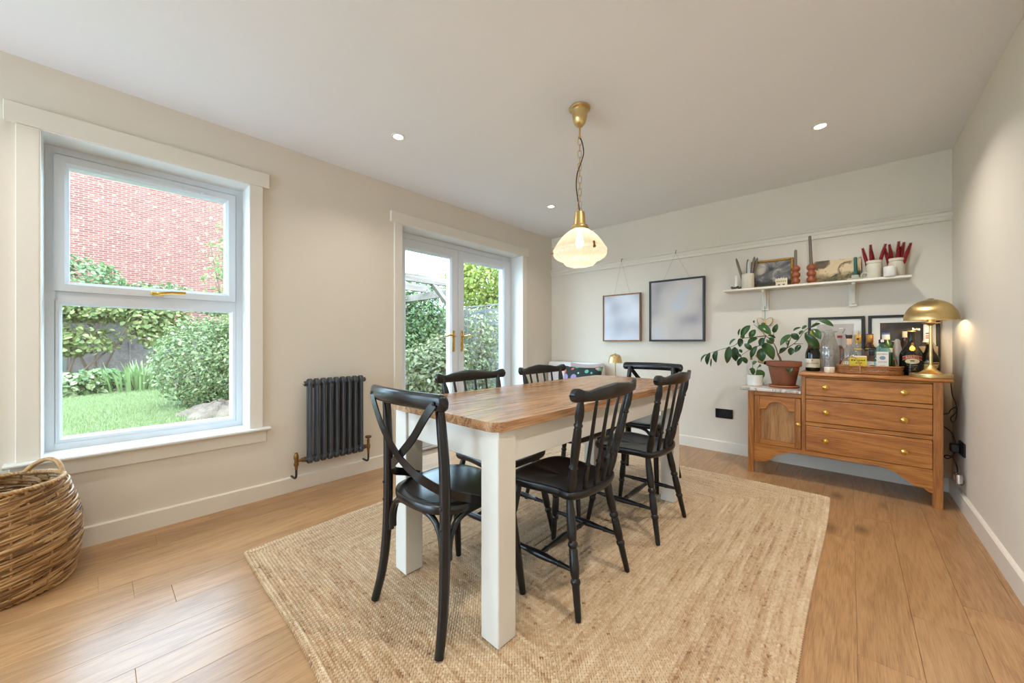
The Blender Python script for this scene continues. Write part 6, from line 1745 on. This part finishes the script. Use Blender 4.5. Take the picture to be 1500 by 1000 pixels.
for (a, b_, r) in (((-.06, 0, -.01), (-.06, 0, .04), .010), ((-.02, 0, .03), (.008, -.02, .0), .012), ((.0, 0, -.02), (.050, -.03, -.032), .016)):
    m = MB(); m.tube([a, b_], r, 14); m.build('tube', M('bamboo', rgb(166, 130, 92), .5), t, 40)
m = MB(); m.turned((.050, -.03, -.032), (.0515, -.031, -.0325), [(0, .0165), (1, .0165)], 14); m.build('dark_mouth', INK, t)
m = MB(); m.tube([(-.02, 0, .03), (.02, .045, .16), (.037, .055, .30)], .0008, 5); m.build('thread', STEM, t)

# ------------------------------------------------------------------ bench in the corner with cushions
bn = thing('corner_bench', (-2.50, 3.74, 0), 'white upholstered bench with low back in the far corner', 'bench')
def soft(name, mat, x0, x1, y0, y1, z0, z1, e=5, par=bn):
    m = MB(); cx, cy = (x0 + x1) / 2, (y0 + y1) / 2; rx, ry = (x1 - x0) / 2, (y1 - y0) / 2; b_ = min(.03, (z1 - z0) * .4)
    m.sup([(z0, rx - b_, ry - b_ * .6, e), (z0 + b_ * .3, rx - b_ * .3, ry - b_ * .2, e), (z0 + b_, rx, ry, e), (z1 - b_, rx, ry, e), (z1 - b_ * .3, rx - b_ * .3, ry - b_ * .2, e), (z1, rx - b_, ry - b_ * .6, e)], 48, (cx, cy, 0))
    return m.build(name, mat, par, 60)
BOUC = M('white_boucle', rgb(232, 230, 228), .95, var=.03, vscale=60, bumps=(160, .4, .004))
soft('backrest', BOUC, -.385, .385, .13, .235, .40, .800, 9); soft('seat', BOUC, -.385, .385, -.24, .15, .30, .44, 9)
for (x, y) in ((-.34, -.20), (.34, -.20), (-.34, .19), (.34, .19)):
    MB().box(x - .02, x + .02, y - .02, y + .02, 0, .31, .003).build('leg', M('bench_leg', rgb(120, 84, 54), .5), bn)
def floral():
    m, nt, n, l, b = new_mat('floral_print')
    v = coords(nt); base = rgb(32, 44, 40)
    last = None
    def layer(prev, sc_, thr, stops, seed):
        mp = n.new('ShaderNodeMapping'); mp.inputs['Location'].default_value = seed; l.new(v, mp.inputs['Vector'])
        vo = n.new('ShaderNodeTexVoronoi'); vo.inputs['Scale'].default_value = sc_; vo.inputs['Randomness'].default_value = .9; l.new(mp.outputs[0], vo.inputs['Vector'])
        sp_ = n.new('ShaderNodeSeparateColor'); l.new(vo.outputs['Color'], sp_.inputs[0])
        c = ramp(nt, sp_.outputs[0], stops, 'CONSTANT')
        fm = ramp(nt, vo.outputs['Distance'], [(thr, (1, 1, 1, 1)), (thr + .03, (0, 0, 0, 1))])
        mx = n.new('ShaderNodeMixRGB'); l.new(fm, mx.inputs['Fac'])
        if prev is None: mx.inputs['Color1'].default_value = base
        else: l.new(prev, mx.inputs['Color1'])
        l.new(c, mx.inputs['Color2']); return mx.outputs[0]
    last = layer(None, 15, .34, [(0, rgb(96, 168, 150)), (.3, rgb(36, 50, 44)), (.5, rgb(124, 148, 84)), (.7, rgb(160, 200, 186))], (0, 0, 0))
    last = layer(last, 8, .32, [(0, rgb(214, 92, 76)), (.22, rgb(214, 162, 60)), (.42, rgb(150, 130, 170)), (.55, rgb(222, 150, 128)), (.7, rgb(36, 50, 44))], (3, 1, 2))
    l.new(last, b.inputs['Base Color']); b.inputs['Roughness'].default_value = .9
    return m
def cushion(name, label, loc, w, h, th, mat, rx, rz):
    t = thing(name, loc, label, 'cushion', 'cushions on the corner bench'); t.rotation_euler = (rx, 0, rz)
    n = 18; V = []; F = []
    for s in (-1, 1):
        for j in range(n + 1):
            for i in range(n + 1):
                u, v = -1 + 2 * i / n, -1 + 2 * j / n
                k = (1 - u * u) * (1 - v * v)
                pin = 1 - .07 * (1 - v * v) * abs(u) ** 3; pin2 = 1 - .10 * (1 - u * u) * abs(v) ** 3
                V.append((u * w / 2 * pin, s * th / 2 * k ** .45, h / 2 + v * h / 2 * pin2))
    N = (n + 1) ** 2
    for s in (0, 1):
        for j in range(n):
            for i in range(n):
                a = s * N + j * (n + 1) + i; q = (a, a + 1, a + n + 2, a + n + 1); F.append(q if s else q[::-1])
    m = MB(); m.add(V, F); m.build('cover', mat, t, 180)
cushion('floral_cushion', 'dark floral scatter cushion propped on the corner bench', (-2.30, 3.70, .44), .50, .335, .15, floral(), math.radians(-14), math.radians(4))
cushion('grey_cushion', 'grey pink cushion mostly hidden behind the floral one', (-2.32, 3.815, .44), .42, .365, .10, M('grey_pink_linen', rgb(176, 160, 154), .9), math.radians(-8), 0)
# slender brass lamp
t = thing('reading_lamp', (-1.872, 3.72, 0), 'slim brass floor lamp with bell shade beyond the table', 'lamp')
m = MB(); m.lathe([(0, 0), (.10, 0), (.105, .004), (.105, .014), (.10, .018), (.012, .022), (0, .023)], 32); m.build('base', BRUSHED, t, 40)
m = MB(); m.lathe([(.0065, .02), (.0065, .905)], 14); m.build('pole', BRUSHED, t)
m = MB(); m.lathe([(.073, .826), (.070, .845), (.061, .885), (.052, .905), (.035, .913), (.012, .916), (.006, .926), (0, .930)], 32); m.lathe([(.0715, .826), (.068, .845), (.059, .884), (.050, .902), (.01, .912)], 32); m.build('bell_shade', BRUSHED, t, 50)
